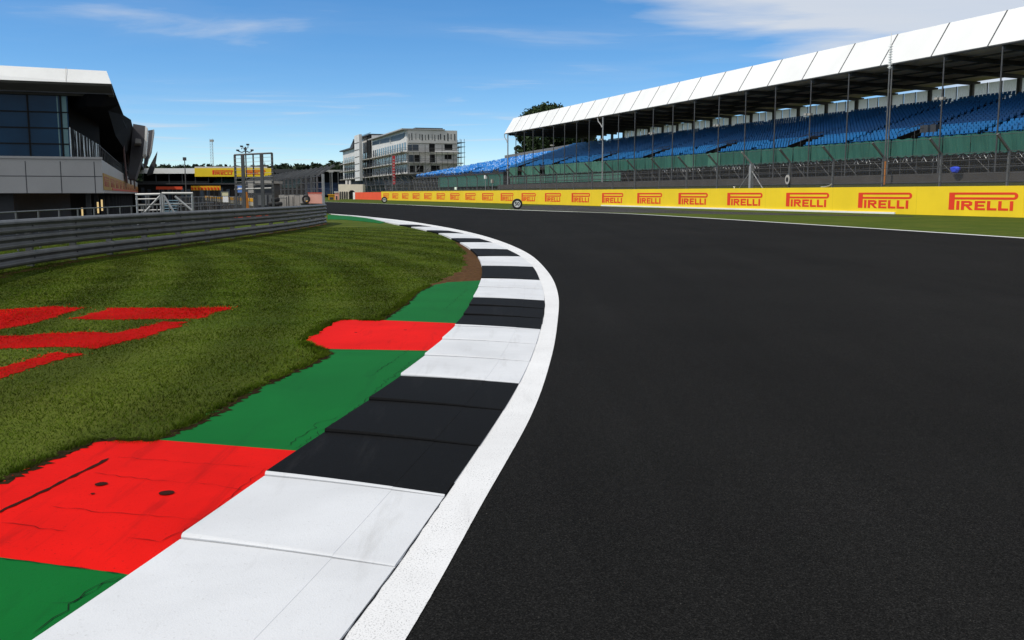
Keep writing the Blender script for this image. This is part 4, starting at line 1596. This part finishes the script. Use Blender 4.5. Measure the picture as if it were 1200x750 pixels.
for (b_, ae, ze, ai, zi_, zl) in ((.5, aR1 - .02, zr0 + .1, aR1 - 2, zr1 - .3, zf(136, 125)), (3, af(134, 110) + .25, zf(136, 119), -2.5, 11.4, 8.6), (26, 1.25, 10.0, -2.5, 11.2, 7.8), (50, 1.55, 11.2, -2.5, 11.4, 7.2), (95, 1.6, 10.2, -2.5, 11, 7.0)):
    sec.append([Wp(ae, b_, ze), Wp(ai, b_, zi_), Wp(ai, b_, zl), Wp(ae - .9, b_, zl)])
w = MB(); w.loft(sec); w.build('sweeping_eave', NEARB, pbld)
for (b_, a, z0, z1) in ((45, .8, zb1 - 1.5, 9), (62, .9, zb1 - 1.5, 9), (85, 1.0, zb1 - 2, 8)):
    w = MB(); w.tube(Wp(a, b_, z0), Wp(a - .3, b_ + 1, z1), .12, 6); w.build('strut', M('red brown strut', (.07, .03, .025), .6), pbld)


def blade(pts, y, depth, mat, name='roof_blade'):
    w = MB(); w.prism([D(px, py, y) for px, py in pts], V((-PITK * depth, depth, 0))); return w.build(name, mat, pbld)


GREYB = M('grey roof blade', (.095, .092, .10), .6, spec=.15)
bl = blade([(156, 145), (170, 147.5), (169, 163), (166.5, 184), (158, 210), (150, 210)], 138, 14, GREYB)
w = MB(); w.prism([D(px, py, 137.9) for px, py in ((170.1, 147.5), (173, 150), (170.5, 180), (167, 183), (169.4, 163))], V((-4, 11, 0))); w.build('white_edge', WHITE, bl)
bl = blade([(172.5, 153), (179, 152), (177, 170), (172.5, 190), (168, 196)], 178, 14, GREYB)
w = MB(); w.prism([D(px, py, 177.9) for px, py in ((179.1, 152), (180.6, 151.5), (177.2, 176), (174.3, 184), (177.1, 170))], V((-4, 11, 0))); w.build('white_edge', CLADW, bl)
blade([(184.5, 177), (182, 193), (179, 203), (172, 205), (174.5, 196)], 220, 16, DARK2)
w = MB(); w.prism([D(px, py, 132) for px, py in ((159, 162), (165, 163), (166, 168), (158, 168))], V((-4, 10, 0))); w.build('roof_light', CLADW, pbld)
w = MB(); w.obox(A0, EW, UW, Z, (-12, -2.6), (100, 300), (zb1 - .5, 11)); w.build('rear_mass', DARK, pbld)

# ------------------------------------------------------------------ far end of the pit straight
YF = 330
fs = thing('far_grandstand', V((D(250, 227, YF).x, YF, 0)), 'distant low stand with white roof edge and a yellow PIRELLI banner', 'grandstand')
a_, b_, c_ = D(150, 203.4, YF), D(228, 197.2, YF), D(318.5, 207, YF)
w = MB(); w.box((a_.x, b_.x), (YF, YF + .6), (a_.z, b_.z)); w.build('roof_edge', WHITE, fs)
w = MB(); w.box((a_.x, c_.x + 8), (YF + .7, YF + 16), (b_.z - 1.6, b_.z - .3)); w.build('roof', DARK2, fs)
q = D(228, 195.4, YF)
w = MB(); w.box((b_.x + .05, c_.x), (YF - .3, YF + .3), (c_.z, q.z - .45)); fb = w.build('banner', YELLOW, fs)
w = MB(); w.box((b_.x + .1, D(313, 197, YF).x), (YF - .2, YF + .5), (q.z - .44, q.z + .05)); w.build('roof_cap', CREAM, fs)
for p0, p1 in ((249, 273), (288, 311)):
    o0, o1 = D(p0, 204.6, YF - .31), D(p1, 199.4, YF - .31)
    w = MB(); logo(w, V((o0.x, YF - .3, o0.z)), V((1, 0, 0)), Z, V((0, -1, 0)), o1.x - o0.x, o1.z - o0.z, .05); w.build('lettering', LOGO, fb)
w = MB()
for r_ in range(8):
    w.box((D(243, 215, YF).x, c_.x + 8), (YF + 3 + r_, YF + 4.2 + r_), (D(0, 216.5, YF).z - 1 + r_ * .36, D(0, 216.5, YF).z + r_ * .36))
w.build('seat_rows', M('teal seat rows', (.03, .10, .10), .6, .5, .8), fs)
w = MB(); w.box((a_.x, c_.x + 8), (YF + 14, YF + 14.5), (0, b_.z - 1)); w.build('rear_wall', DARK, fs)
w = MB()
for k in range(12): w.box((a_.x + k * 4.5, a_.x + k * 4.5 + .3), (YF + .8, YF + 1.1), (0, b_.z - 1.4))
w.build('column', DARK2, fs)
w = MB(); w.box((a_.x, D(242, 215, YF).x), (YF + 2, YF + 3), (0, D(0, 212, YF).z)); w.build('front_wall', DARK2, fs)

for (nm, px0, px1, y0, y1, dist, mat, lab, cat) in (
        ('barrier_strip', 183, 213, 218.6, 222.0, 200, ORANGE, 'far orange red barrier strip right of the pit building', 'barrier'),
        ('banner_strip', 224, 258, 217.8, 223.0, 195, M('orange yellow banner', (.86, .40, .02), .5, .3, .5), 'far orange and yellow banner below the yellow stand banner', 'banner')):
    p, q = D(px0, y1, dist), D(px1, y0, dist)
    rt = thing(nm, V(((p.x + q.x) / 2, dist, 0)), lab, cat)
    w = MB(); w.box((p.x, q.x), (dist, dist + .4), (p.z, q.z)); w.build('panel', mat, rt)
    w = MB()
    for k in range(6):
        x = p.x + (q.x - p.x) * (k + .5) / 6
        w.box((x - .08, x + .08), (dist + .4, dist + .6), (-3.5, q.z))
    w.build('post', DARK2, rt)
    if cat == 'banner':
        w = MB()
        for k in range(9):
            x = p.x + (q.x - p.x) * (k + .2) / 9
            w.prism([V((x, dist - .02, p.z + .1)), V((x + .35, dist - .02, p.z + .1)), V((x + .25, dist - .02, p.z + .55)), V((x - .1, dist - .02, p.z + .6))], V((0, -.03, 0)))
        w.build('marking', LOGO, rt)
# dark distant pit entry structure behind everything at left
pe = thing('pit_entry_block', V((D(235, 227, 250).x, 250, -3.5)), 'long dark low building below the far stand, behind the mesh fence', 'building')
p, q = D(150, 240, 250), D(318, 213.5, 250)
w = MB(); w.box((p.x, q.x), (250, 262), (-3.5, q.z - .6)); w.build('wall', DARK, pe)
w = MB(); w.box((p.x, q.x), (249.5, 262.5), (q.z - .58, q.z - .25)); w.build('roof', DARK2, pe)
w = MB()
for k in range(22):
    x = p.x + (q.x - p.x) * k / 22
    if k % 3 != 1: w.box((x + .2, x + 1.1), (249.9, 249.97), (-.8, q.z - 1.4 - .4 * (k % 2)))
w.build('window', GLASSG, pe)

for (px, py, y, lab, nm) in ((248, 162.5, 420, 'tall pale lattice mast standing far beyond the yellow banner', 'lattice_mast'),):
    p = D(px, py, y)
    rt = thing(nm, V((p.x, y, 0)), lab, 'mast')
    w = MB()
    wd = .62
    cs = [V((p.x + dx, y + dy, 0)) for dx, dy in ((-wd, -wd), (wd, -wd), (0, wd))]
    for c in cs: w.tube(c, c + Z * p.z, .05, 4)
    w.build('leg', STEEL_L, rt)
    w = MB()
    z_ = 0
    while z_ < p.z - 1.2:
        for a_, b_ in ((0, 1), (1, 2), (2, 0)):
            w.tube(cs[a_] + Z * z_, cs[b_] + Z * (z_ + 1.2), .032, 4); w.tube(cs[a_] + Z * z_, cs[b_] + Z * z_, .03, 4)
        z_ += 1.2
    w.build('bracing', STEEL_L, rt)
    w = MB(); w.box((p.x - .7, p.x + .7), (y - .7, y + .7), (p.z - 1.3, p.z - .4)); w.build('head', CLADW, rt)
p = D(216.3, 186.5, 210)
rt = thing('floodlight_pole', V((p.x, 210, -3.5)), 'short grey pole with small head in front of the white far roof edge', 'pole')
w = MB(); w.tube(V((p.x, 210, -3.5)), p, .14, 6, r2=.09); w.build('pole', STEEL, rt)
w = MB(); w.box((p.x - .3, p.x + .3), (209.7, 210.3), (p.z - .3, p.z + .4)); w.build('head', STEEL_D, rt)

# distant stand and shed right of the pit wall fence
ds = thing('distant_stand', V((D(380, 227, 430).x, 430, 0)), 'far dark stand with thin pale roof beside the hotel, above the track end', 'grandstand')
p, q = D(330, 232, 430), D(402, 199, 430)
w = MB(); w.box((p.x, q.x + 4), (432, 446), (q.z - .7, q.z)); w.build('roof', CLADW, ds)
w = MB(); w.box((p.x, q.x + 4), (440, 446), (0, q.z - .7)); w.build('rear_wall', DARK, ds)
w = MB()
for r_ in range(8): w.box((p.x, q.x + 3), (431 + r_, 432.2 + r_), (1 + r_ * .6, 2.4 + r_ * .6))
w.build('seat_rows', M('dim blue seats', (.012, .03, .07), .6, .4, .6), ds)
w = MB()
for k in range(8): w.box((p.x + k * 3.6, p.x + k * 3.6 + .3), (430.4, 430.7), (0, q.z - .7))
w.build('column', STEEL, ds)
p = D(389, 202, 300)
rt = thing('lamp_post', V((p.x, 300, 0)), 'grey lamp post with small arm left of the hotel', 'lamp post')
w = MB(); w.tube(V((p.x, 300, 0)), p, .12, 6); w.build('pole', STEEL_L, rt)
w = MB(); w.box((p.x - 1.0, p.x + .5), (299.8, 300.2), (p.z, p.z + .3)); w.build('lamp_head', CLADW, rt)
for (px0, px1, y0, y1, dist, mat, lab) in ((385, 392, 228.5, 233.5, 250, AMBER, 'yellow and dark small trackside hut front at the far track end'), (392.5, 396.5, 225.5, 235, 245, PINK, 'small pink and white marshal box at the far track end')):
    p, q = D(px0, y1, dist), D(px1, y0, dist)
    rt = thing('marshal_box', V(((p.x + q.x) / 2, dist, 0)), lab, 'box')
    w = MB(); w.box((p.x, q.x), (dist, dist + 1.2), (0, q.z)); w.build('body', mat, rt)
    w = MB(); w.box((p.x + .25, q.x - .3), (dist - .05, dist - .005), (.1, q.z * .55)); w.build('opening', DARK2, rt)
    w = MB(); w.box((p.x - .15, q.x + .15), (dist - .2, dist + 1.4), (q.z, q.z + .2)); w.build('roof', WHITE if mat is PINK else AMBER, rt)

# ------------------------------------------------------------------ hotel under construction
KH = .321
CH = D(477, 200, 290); CH.z = 0
UH = V((-KH, 1, 0)).normalized()
EH = V((UH.y, -UH.x, 0))


def Hp(a, b, z): return CH + EH * a + UH * b + Z * z


def bl_(px, py=190): return (hit(px, py, CH, EH) - CH).dot(UH)      # along the left face
def ar_(px, py=190): return (hit(px, py, CH, UH) - CH).dot(EH)      # along the right face
def zr_(px, py): return hit(px, py, CH, UH).z
def zl_(px, py): return hit(px, py, CH, EH).z


ht = thing('hotel_building', Hp(8, 50, 0), 'pale hotel block under construction with scaffold balconies, beyond the blue seats', 'building')
b436, b426, b417, b402 = bl_(436), bl_(426), bl_(417), bl_(402)
aR = ar_(536)
ztop = zr_(500, 152.5)
zs = [zr_(480, 203.5), zr_(480, 190.5), zr_(480, 178)]          # slab levels
w = MB()
w.obox(CH, EH, UH, Z, (0, aR), (0, b436), (zs[0] - .2, ztop)); w.build('wall', CREAM, ht)
w = MB(); w.obox(CH, EH, UH, Z, (.3, aR - .3), (-.5, -.005), (zr_(480, 167.5), ztop)); w.build('end_cladding', TAUPE, ht)
w = MB(); w.obox(CH, EH, UH, Z, (.35, aR), (-.15, -.006), (zs[0], zr_(480, 167.7))); w.build('end_wall', TAUPE, ht)
w = MB(); w.obox(CH, EH, UH, Z, (0, aR), (b436 + .02, b402), (zs[0] - .2, zl_(402, 178))); w.obox(CH, EH, UH, Z, (.0, aR), (b436 + .02, b417), (zl_(402, 178), zl_(425, 162)))
w.build('rear_wall', CREAM, ht)
w = MB(); w.obox(CH, EH, UH, Z, (1, aR - 1), (1, b402), (0, zs[0] - .25)); w.build('base', DARK2, ht)
w = MB()
w.obox(CH, EH, UH, Z, (-1.6, aR - 4), (-.8, b436 - 1), (ztop + .02, ztop + .35)); w.build('roof', CLADW, ht)
w = MB(); w.obox(CH, EH, UH, Z, (-1.0, 5), (b436 + .02, b417), (zl_(425, 162) + .02, zl_(425, 162) + .5)); w.obox(CH, EH, UH, Z, (-1.2, 5), (b417, b402 + 2), (zl_(402, 178) + .02, zl_(402, 178) + .5))
w.prism([Hp(-1.0, b417, zl_(425, 162)), Hp(-1.0, b417 + 9, zl_(402, 178) + .5), Hp(-1.0, b417, zl_(402, 178) + .5)], EH * 8)
w.build('lower_roof', DARK2, ht)
w = MB(); w.obox(CH, EH, UH, Z, (4, aR - 3), (6, 20), (ztop + .36, ztop + 1.1)); w.build('roof_plant', DARK2, ht)
# slanted ribbon window on the left face
w = MB()
w.prism([Hp(-.02, bl_(475.5), zl_(475, 155.6)), Hp(-.02, bl_(437), zl_(437, 166.5)), Hp(-.02, bl_(437), zl_(437, 170)), Hp(-.02, bl_(469), zl_(469, 164)), Hp(-.02, bl_(474), zl_(474, 161))], EH * -.08)
rb = w.build('ribbon_window', M('slate ribbon glazing', (.045, .060, .085), .45, .2, .3, spec=.15), ht)
for px in (446, 458):
    w = MB(); w.obox(Hp(-.11, bl_(px), 0), EH, UH, Z, (-.05, 0), (-.4, .4), (zl_(px, 168), zl_(px, 160))); w.build('mullion', CREAM, rb)
# window rows
rows_ = [(zs[2] + .5, zs[2] + 2.9), (zs[1] + .4, zs[2] - .55), (zs[0] + .4, zs[1] - .55)]
for ri, (z0, z1) in enumerate(rows_):
    nwin = 15
    for k in range(nwin):
        b0 = (b436 - 2) * k / nwin + 1
        w = MB(); w.obox(CH, EH, UH, Z, (-.06, -.004), (b0, b0 + (b436 / nwin) * .58), (z0, z1)); w.build('window', GLASSG, ht)
    for k in range(12):
        b0 = b436 + 4 + (b402 - b436 - 6) * k / 12
        w = MB(); w.obox(CH, EH, UH, Z, (-.06, -.004), (b0, b0 + (b402 - b436) / 12 * .5), (z0, z1 - .3)); w.build('window', GLASSG, ht)
# openings on the right face
for (x0, x1, y0, y1, m_) in ((478.5, 483, 169.5, 176.5, GLASSG), (483.6, 490.5, 169.5, 176.5, GLASSG), (479, 485, 181.5, 189.5, GLASSG), (485.6, 492, 181.5, 189.5, DARK), (503, 509.5, 168.5, 178.5, DARK), (503.5, 509.5, 181, 190, DARK),
                       (521, 530, 169, 175.5, DARK), (521, 529, 181.3, 186.8, DARK), (480, 486, 194, 202, DARK), (488, 496, 194, 202, DARK), (505, 515, 194, 201, DARK)):
    w = MB(); w.obox(CH, EH, UH, Z, (ar_(x0), ar_(x1)), (-.22, -.152), (zr_(x0, y1), zr_(x0, y0))); w.build('window', m_, ht)
w = MB(); w.obox(CH, EH, UH, Z, (ar_(509.7), aR + .2), (-.4, -.153), (zr_(510, 180.6), zr_(510, 176.6))); w.build('white_parapet', WHITE, ht)
w = MB(); random.seed(3)
for px in (479, 482, 487, 491.5, 494, 498, 501.5, 506, 509, 513, 515.5, 520, 524, 528, 532):
    w.obox(CH, EH, UH, Z, (ar_(px), ar_(px) + random.uniform(.15, .4)), (-.53, -.503), (zr_(px, 165.5 - random.random() * 2), zr_(px, 156 + random.random() * 2.5)))
w.build('cladding_slot', DARK2, ht)
# balconies with rails along both faces
for zi_, z_ in enumerate(zs + [zr_(480, 215)]):
    w = MB(); w.obox(CH, EH, UH, Z, (-2.0, -.07), (-1.6, b402 - 3), (z_ - .22, z_ + .05)); w.obox(CH, EH, UH, Z, (-.06, aR + 1.5 * (zi_ % 2)), (-1.6, -.55), (z_ - .22, z_ + .05))
    sl = w.build('balcony', CONC if zi_ < 3 else DARK2, ht)
    w = MB()
    for h_ in (.55, 1.1):
        w.tube(Hp(-2.0, -1.6, z_ + h_), Hp(-2.0, b402 - 3, z_ + h_), .05, 4); w.tube(Hp(-2.0, -1.6, z_ + h_), Hp(aR, -1.6, z_ + h_), .05, 4)
    for k in range(26): w.tube(Hp(-2.0, -1.6 + k * (b402 / 26), z_), Hp(-2.0, -1.6 + k * (b402 / 26), z_ + 1.1), .05, 4)
    w.build('balcony_rail', STEEL_D, sl)
# scaffold poles
w = MB()
for k in range(22): w.tube(Hp(-2.1, -1.5 + k * (b402 / 22), 0), Hp(-2.1, -1.5 + k * (b402 / 22), zs[2]), .08, 4)
for k in range(10): w.tube(Hp(aR * k / 9, -1.8, 0), Hp(aR * k / 9, -1.8, zs[2] + (2 if k % 3 == 0 else 0)), .07, 4)
for a in (aR + .5, aR + 1.8):
    for b_ in (-1.5, 2, 6): w.tube(Hp(a, b_, 0), Hp(a, b_, zr_(538, 163)), .07, 4)
for py in (167, 172, 179, 184):
    z_ = zr_(538, py); w.obox(CH, EH, UH, Z, (aR + .05, aR + 2.1), (-1.8, 7), (z_ - .08, z_))
for k in range(8):
    w.tube(Hp(-1.9, 6 + k * 9, 1), Hp(-1.9, 12 + k * 9, zs[0] - .3), .09, 4)
for k in range(5): w.tube(Hp(2 + k * 3, -1.7, zs[0]), Hp(4.5 + k * 3, -1.7, zs[1]), .07, 4)
for k in range(7): w.tube(Hp(0.5, b436 + 6 + k * 2, zl_(425, 162)), Hp(.5, b436 + 6 + k * 2, zl_(425, 158.5)), .07, 4)
w.tube(Hp(.5, b436 + 5, zl_(425, 158)), Hp(.5, b417, zl_(425, 158)), .07, 4)
w.build('scaffolding', STEEL_D, ht)
w = MB(); bt0, bt1 = bl_(431.5), bl_(425.6)
w.obox(CH, EH, UH, Z, (-3.2, -2.15), (bt0, bt1), (zl_(428, 212), zl_(428, 158.5))); tw_ = w.build('stair_tower', CREAM, ht)
w = MB()
for k in range(6):
    z_ = zl_(428, 209) + k * (zl_(428, 160) - zl_(428, 209)) / 6; w.obox(CH, EH, UH, Z, (-3.25, -3.203), (bt0 + .5, bt1 - .5), (z_, z_ + .25))
w.build('tower_joint', CONC_D, tw_)
w = MB(); w.obox(CH, EH, UH, Z, (-.5, -.007), (bl_(436), bl_(431.6)), (zs[0], zl_(434, 158.5))); w.build('dark_recess', DARK, ht)
# ground-level cream block at the near-left foot
rt = thing('cream_shed', V((D(411, 225, 285).x, 285, 0)), 'low cream wall with dark arched doorway at the foot of the hotel', 'building')
p, q = D(397, 236, 285), D(425, 216, 285)
w = MB(); w.box((p.x, q.x), (285, 290), (0, q.z)); w.build('wall', M('warm cream render', (.80, .72, .58), .8, .12, .4), rt)
w = MB(); w.box((D(404, 212, 285).x, D(406, 212, 285).x), (286, 287), (q.z, D(404, 211.5, 285).z)); w.box((D(408, 212, 285).x, D(410, 212, 285).x), (286, 287), (q.z, D(404, 211.5, 285).z)); w.build('chimney', CREAM, rt)
w = MB(); c0, c1 = D(409, 232, 285), D(416, 223, 285)
arch = [V((c0.x, 284.95, 0)), V((c1.x, 284.95, 0)), V((c1.x, 284.95, c1.z - .5)), V((c1.x - .5, 284.95, c1.z)), V((c0.x + .5, 284.95, c1.z)), V((c0.x, 284.95, c1.z - .5))]
w.prism(arch, V((0, -.05, 0))); w.build('doorway', DARK, rt)
w = MB()
for k in range(4):
    x = D(398 + k * 2.6, 230, 285).x; w.box((x, x + .4), (284.9, 284.99), (0, D(0, 224.5, 285).z))
w.build('dark_panel', CONC_D, rt)
# red vertical banner
p, q = D(460.2, 216, 280), D(462.8, 182.5, 280)
rt = thing('feather_banner', V((p.x, 280, 0)), 'tall narrow red vertical banner with white marks in front of the hotel', 'banner')
w = MB(); w.tube(V((p.x - .1, 280, 0)), V((p.x - .1, 280, q.z + .2)), .07, 6); w.build('pole', STEEL_L, rt)
w = MB()
n = 8
front = [V((q.x + .06 * math.sin(i), 280 + .08 * math.sin(i * 1.1), p.z + (q.z - p.z) * i / n)) for i in range(n + 1)]
back = [V((p.x, 280, p.z + (q.z - p.z) * i / n)) for i in range(n + 1)]
w.loft([[a_ for a_ in back], [f for f in front], [f + V((0, .03, 0)) for f in front], [a_ + V((0, .03, 0)) for a_ in back]], closed=False); w.build('flag', BANR, rt)
w = MB()
for k in range(9):
    z_ = p.z + .6 + k * (q.z - p.z - 1) / 9
    w.box((p.x + .2, q.x - .16), (279.8, 279.83), (z_, z_ + .28))
w.build('white_mark', CLADW, rt)

# ------------------------------------------------------------------ vegetation


def leaf_cloud(mb, centers, n, size, jit=1.0, seed=1):
    rg = np.random.default_rng(seed)
    for i in range(n):
        c, r = centers[rg.integers(len(centers))]
        d = rg.normal(0, 1, 3); d /= np.linalg.norm(d)
        rr = r * (rg.random() ** .33) * (1 + .18 * rg.normal())
        p = V(c) + V(d * rr * np.array((1, 1, .85)))
        a = V(rg.normal(0, 1, 3)).normalized()
        b_ = a.cross(V(rg.normal(0, 1, 3))).normalized()
        s = size * rg.uniform(.6, 1.4)
        mb.add([p - a * s - b_ * s * .3, p + b_ * s * .55, p + a * s - b_ * s * .1, p - b_ * s * .6], [(0, 3, 2, 1)])


def tree(px, base_y, py_top, px_half, Y, lab, seed, n=9000, size=.42):
    top = D(px, py_top, Y); x = top.x; hgt_ = top.z * 1.0; rad = px_half / FPX * Y
    rt = thing('tree', V((x, Y, base_y)), lab, 'tree')
    rg = np.random.default_rng(seed)
    w = MB()
    w.tube(V((x, Y, base_y)), V((x + .2, Y, hgt_ * .35)), .55, 9, r2=.42); w.tube(V((x + .2, Y, hgt_ * .35)), V((x - .2, Y, hgt_ * .7)), .42, 9, r2=.2)
    cs = []
    for k in range(22):
        a = rg.random() * 2 * math.pi
        u = rg.uniform(.34, .88)
        rr = rad * math.sqrt(max(.05, 1 - ((u - .58) / .45) ** 2)) * rg.uniform(.35, .82)
        c = V((x + rr * math.cos(a), Y + rr * math.sin(a), hgt_ * u))
        cs.append((tuple(c), rad * rg.uniform(.30, .46)))
        w.tube(V((x, Y, hgt_ * min(.65, u * .7))), c, .16, 5, r2=.05)
    cs += [((x, Y, hgt_ - rad * .34), rad * .36), ((x - rad * .38, Y, hgt_ - rad * .48), rad * .36), ((x + rad * .38, Y, hgt_ - rad * .45), rad * .36)] * 2
    for k in range(11):
        t_ = math.pi * (k + .5) / 11
        cs += [((x + rad * .66 * math.cos(t_), Y + rg.normal(0, rad * .2), hgt_ - rad + rad * .66 * math.sin(t_)), rad * .34)] * 2
    w.build('trunk', BARK, rt)
    w = MB(); leaf_cloud(w, cs, n, size, seed=seed); w.build('crown', LEAF, rt)
    return rt


tree(641, 0, 121.5, 37, 250, 'big dark rounded tree standing behind the left end of the roofed stand', 11, 44000, .40)
tree(607, 0, 171, 4.5, 300, 'tiny tree top showing over the open seats left of the big tree', 5, 900, .3)
tree(668, 0, 142, 32, 262, 'second dark tree half hidden under the white roof, right of the big one', 21, 18000, .42)

wd = MB()
cs = []
rg = np.random.default_rng(4)
for X in np.arange(-420, -60, 2.5):
    Y = 640 + rg.normal(0, 10)
    px = 600 + FPX * X / Y
    topy = 195.2 + rg.normal(0, .6) - (3.0 * math.exp(-((px - 392) / 22) ** 2))
    zt = EYE + (227 - topy) / FPX * Y
    for k in range(5):
        cs.append(((X + rg.normal(0, 1.5), Y + rg.normal(0, 4), zt * (k + .7) / 5.4), rg.uniform(2.8, 3.9)))
leaf_cloud(wd, cs, 62000, 1.6, seed=8)
wo = wd.build('wood', LEAF_D)
tag(wo, 'long dark far off wood along the skyline behind the pit straight', 'wood', kind='stuff')

# ------------------------------------------------------------------ sky, sun, camera
SUN_AZ, SUN_EL = 116, 50          # degrees left of the view direction, elevation
wrd = bpy.data.worlds.new('World')
sc.world = wrd
wrd.use_nodes = True
nt = wrd.node_tree
for n in list(nt.nodes): nt.nodes.remove(n)
out = nt.nodes.new('ShaderNodeOutputWorld')
bg = nt.nodes.new('ShaderNodeBackground')
sky = nt.nodes.new('ShaderNodeTexSky')
sky.sky_type = 'NISHITA'
sky.sun_disc = False
sky.sun_elevation = R(SUN_EL)
sky.sun_rotation = R(-SUN_AZ)
sky.altitude = 300
sky.air_density = 1.0
sky.dust_density = .25
sky.ozone_density = 3.0
bg.inputs['Strength'].default_value = .13
tc = nt.nodes.new('ShaderNodeTexCoord')
# the clean air darkens quickly above the horizon: read the sky a little higher up
sep = nt.nodes.new('ShaderNodeSeparateXYZ')
ln(nt, tc.outputs['Generated'], sep.inputs[0])


def mth(op, a, b=None):
    m = nt.nodes.new('ShaderNodeMath'); m.operation = op
    for s_, v in zip(m.inputs, (a, b)):
        if v is None: continue
        if hasattr(v, 'links'): ln(nt, v, s_)
        else: s_.default_value = v
    return m.outputs[0]


zup = mth('ADD', mth('MULTIPLY', sep.outputs[2], 1.5), .02)
cmb = nt.nodes.new('ShaderNodeCombineXYZ')
ln(nt, sep.outputs[0], cmb.inputs[0]); ln(nt, sep.outputs[1], cmb.inputs[1]); ln(nt, zup, cmb.inputs[2])
nv = nt.nodes.new('ShaderNodeVectorMath'); nv.operation = 'NORMALIZE'
ln(nt, cmb.outputs[0], nv.inputs[0])
ln(nt, nv.outputs[0], sky.inputs['Vector'])
hs = nt.nodes.new('ShaderNodeHueSaturation')
hs.inputs['Saturation'].default_value = 1.30
hs.inputs['Value'].default_value = 1.6
ln(nt, sky.outputs[0], hs.inputs['Color'])
# clouds on a plane far above
zz = mth('MAXIMUM', sep.outputs[2], .02)
u_, v_ = mth('DIVIDE', sep.outputs[0], zz), mth('DIVIDE', sep.outputs[1], zz)
c2 = nt.nodes.new('ShaderNodeCombineXYZ')
ln(nt, u_, c2.inputs[0]); ln(nt, v_, c2.inputs[1])
rot = nt.nodes.new('ShaderNodeMapping')
rot.inputs['Rotation'].default_value = (0, 0, R(12))
rot.inputs['Scale'].default_value = (.6, .8, 1)
ln(nt, c2.outputs[0], rot.inputs['Vector'])
n1 = noise(nt, rot.outputs[0], .8, 7, .55, .35)
n2 = noise(nt, rot.outputs[0], .28, 4, .5)
# broad bank of cloud to the right and high, thin wisps elsewhere
az = mth('DIVIDE', sep.outputs[0], mth('MAXIMUM', sep.outputs[1], .05))
el = mth('DIVIDE', sep.outputs[2], mth('MAXIMUM', sep.outputs[1], .05))
bank = ramp(nt, mth('ADD', el, mth('MULTIPLY', az, .3)), [(.208, 0), (.245, .55), (.31, 1)])
dens = mth('ADD', n1, mth('MULTIPLY', bank, .52))
cl = ramp(nt, dens, [(.57, 0), (.90, 1)])
wisp = mth('MULTIPLY', ramp(nt, n2, [(.40, 0), (.62, 1)]), ramp(nt, n1, [(.44, 0), (.72, .6)]))
fac = mth('MINIMUM', mth('ADD', mth('MULTIPLY', cl, .85), mth('MULTIPLY', wisp, .33)), .9)
cc = mix(nt, fac, hs.outputs[0], (7.0, 7.4, 8.0))
ln(nt, cc, bg.inputs['Color'])
ln(nt, bg.outputs[0], out.inputs['Surface'])

sl = bpy.data.lights.new('sun', 'SUN')
sl.energy = 4.3
sl.angle = R(.5)
sl.color = (1, .94, .84)
so = bpy.data.objects.new('sun', sl)
COL.objects.link(so)
az_ = R(SUN_AZ)
d = V((-math.sin(az_) * math.cos(R(SUN_EL)), math.cos(az_) * math.cos(R(SUN_EL)), math.sin(R(SUN_EL))))
so.rotation_euler = d.to_track_quat('Z', 'Y').to_euler()
so.location = d * 60

cd = bpy.data.cameras.new('camera')
cd.sensor_width = 36
cd.lens = FPX / 1200 * 36
cd.clip_start = .05
cd.clip_end = 8000
co_ = bpy.data.objects.new('camera', cd)
COL.objects.link(co_)
co_.location = (0, 0, EYE)
co_.rotation_euler = (math.pi / 2 - PITCH, 0, 0)
sc.camera = co_
sc.render.resolution_x, sc.render.resolution_y = 1024, 640
vs = sc.view_settings
vs.view_transform = 'Standard'
vs.look = 'None'
vs.exposure = -.40
vs.gamma = 1
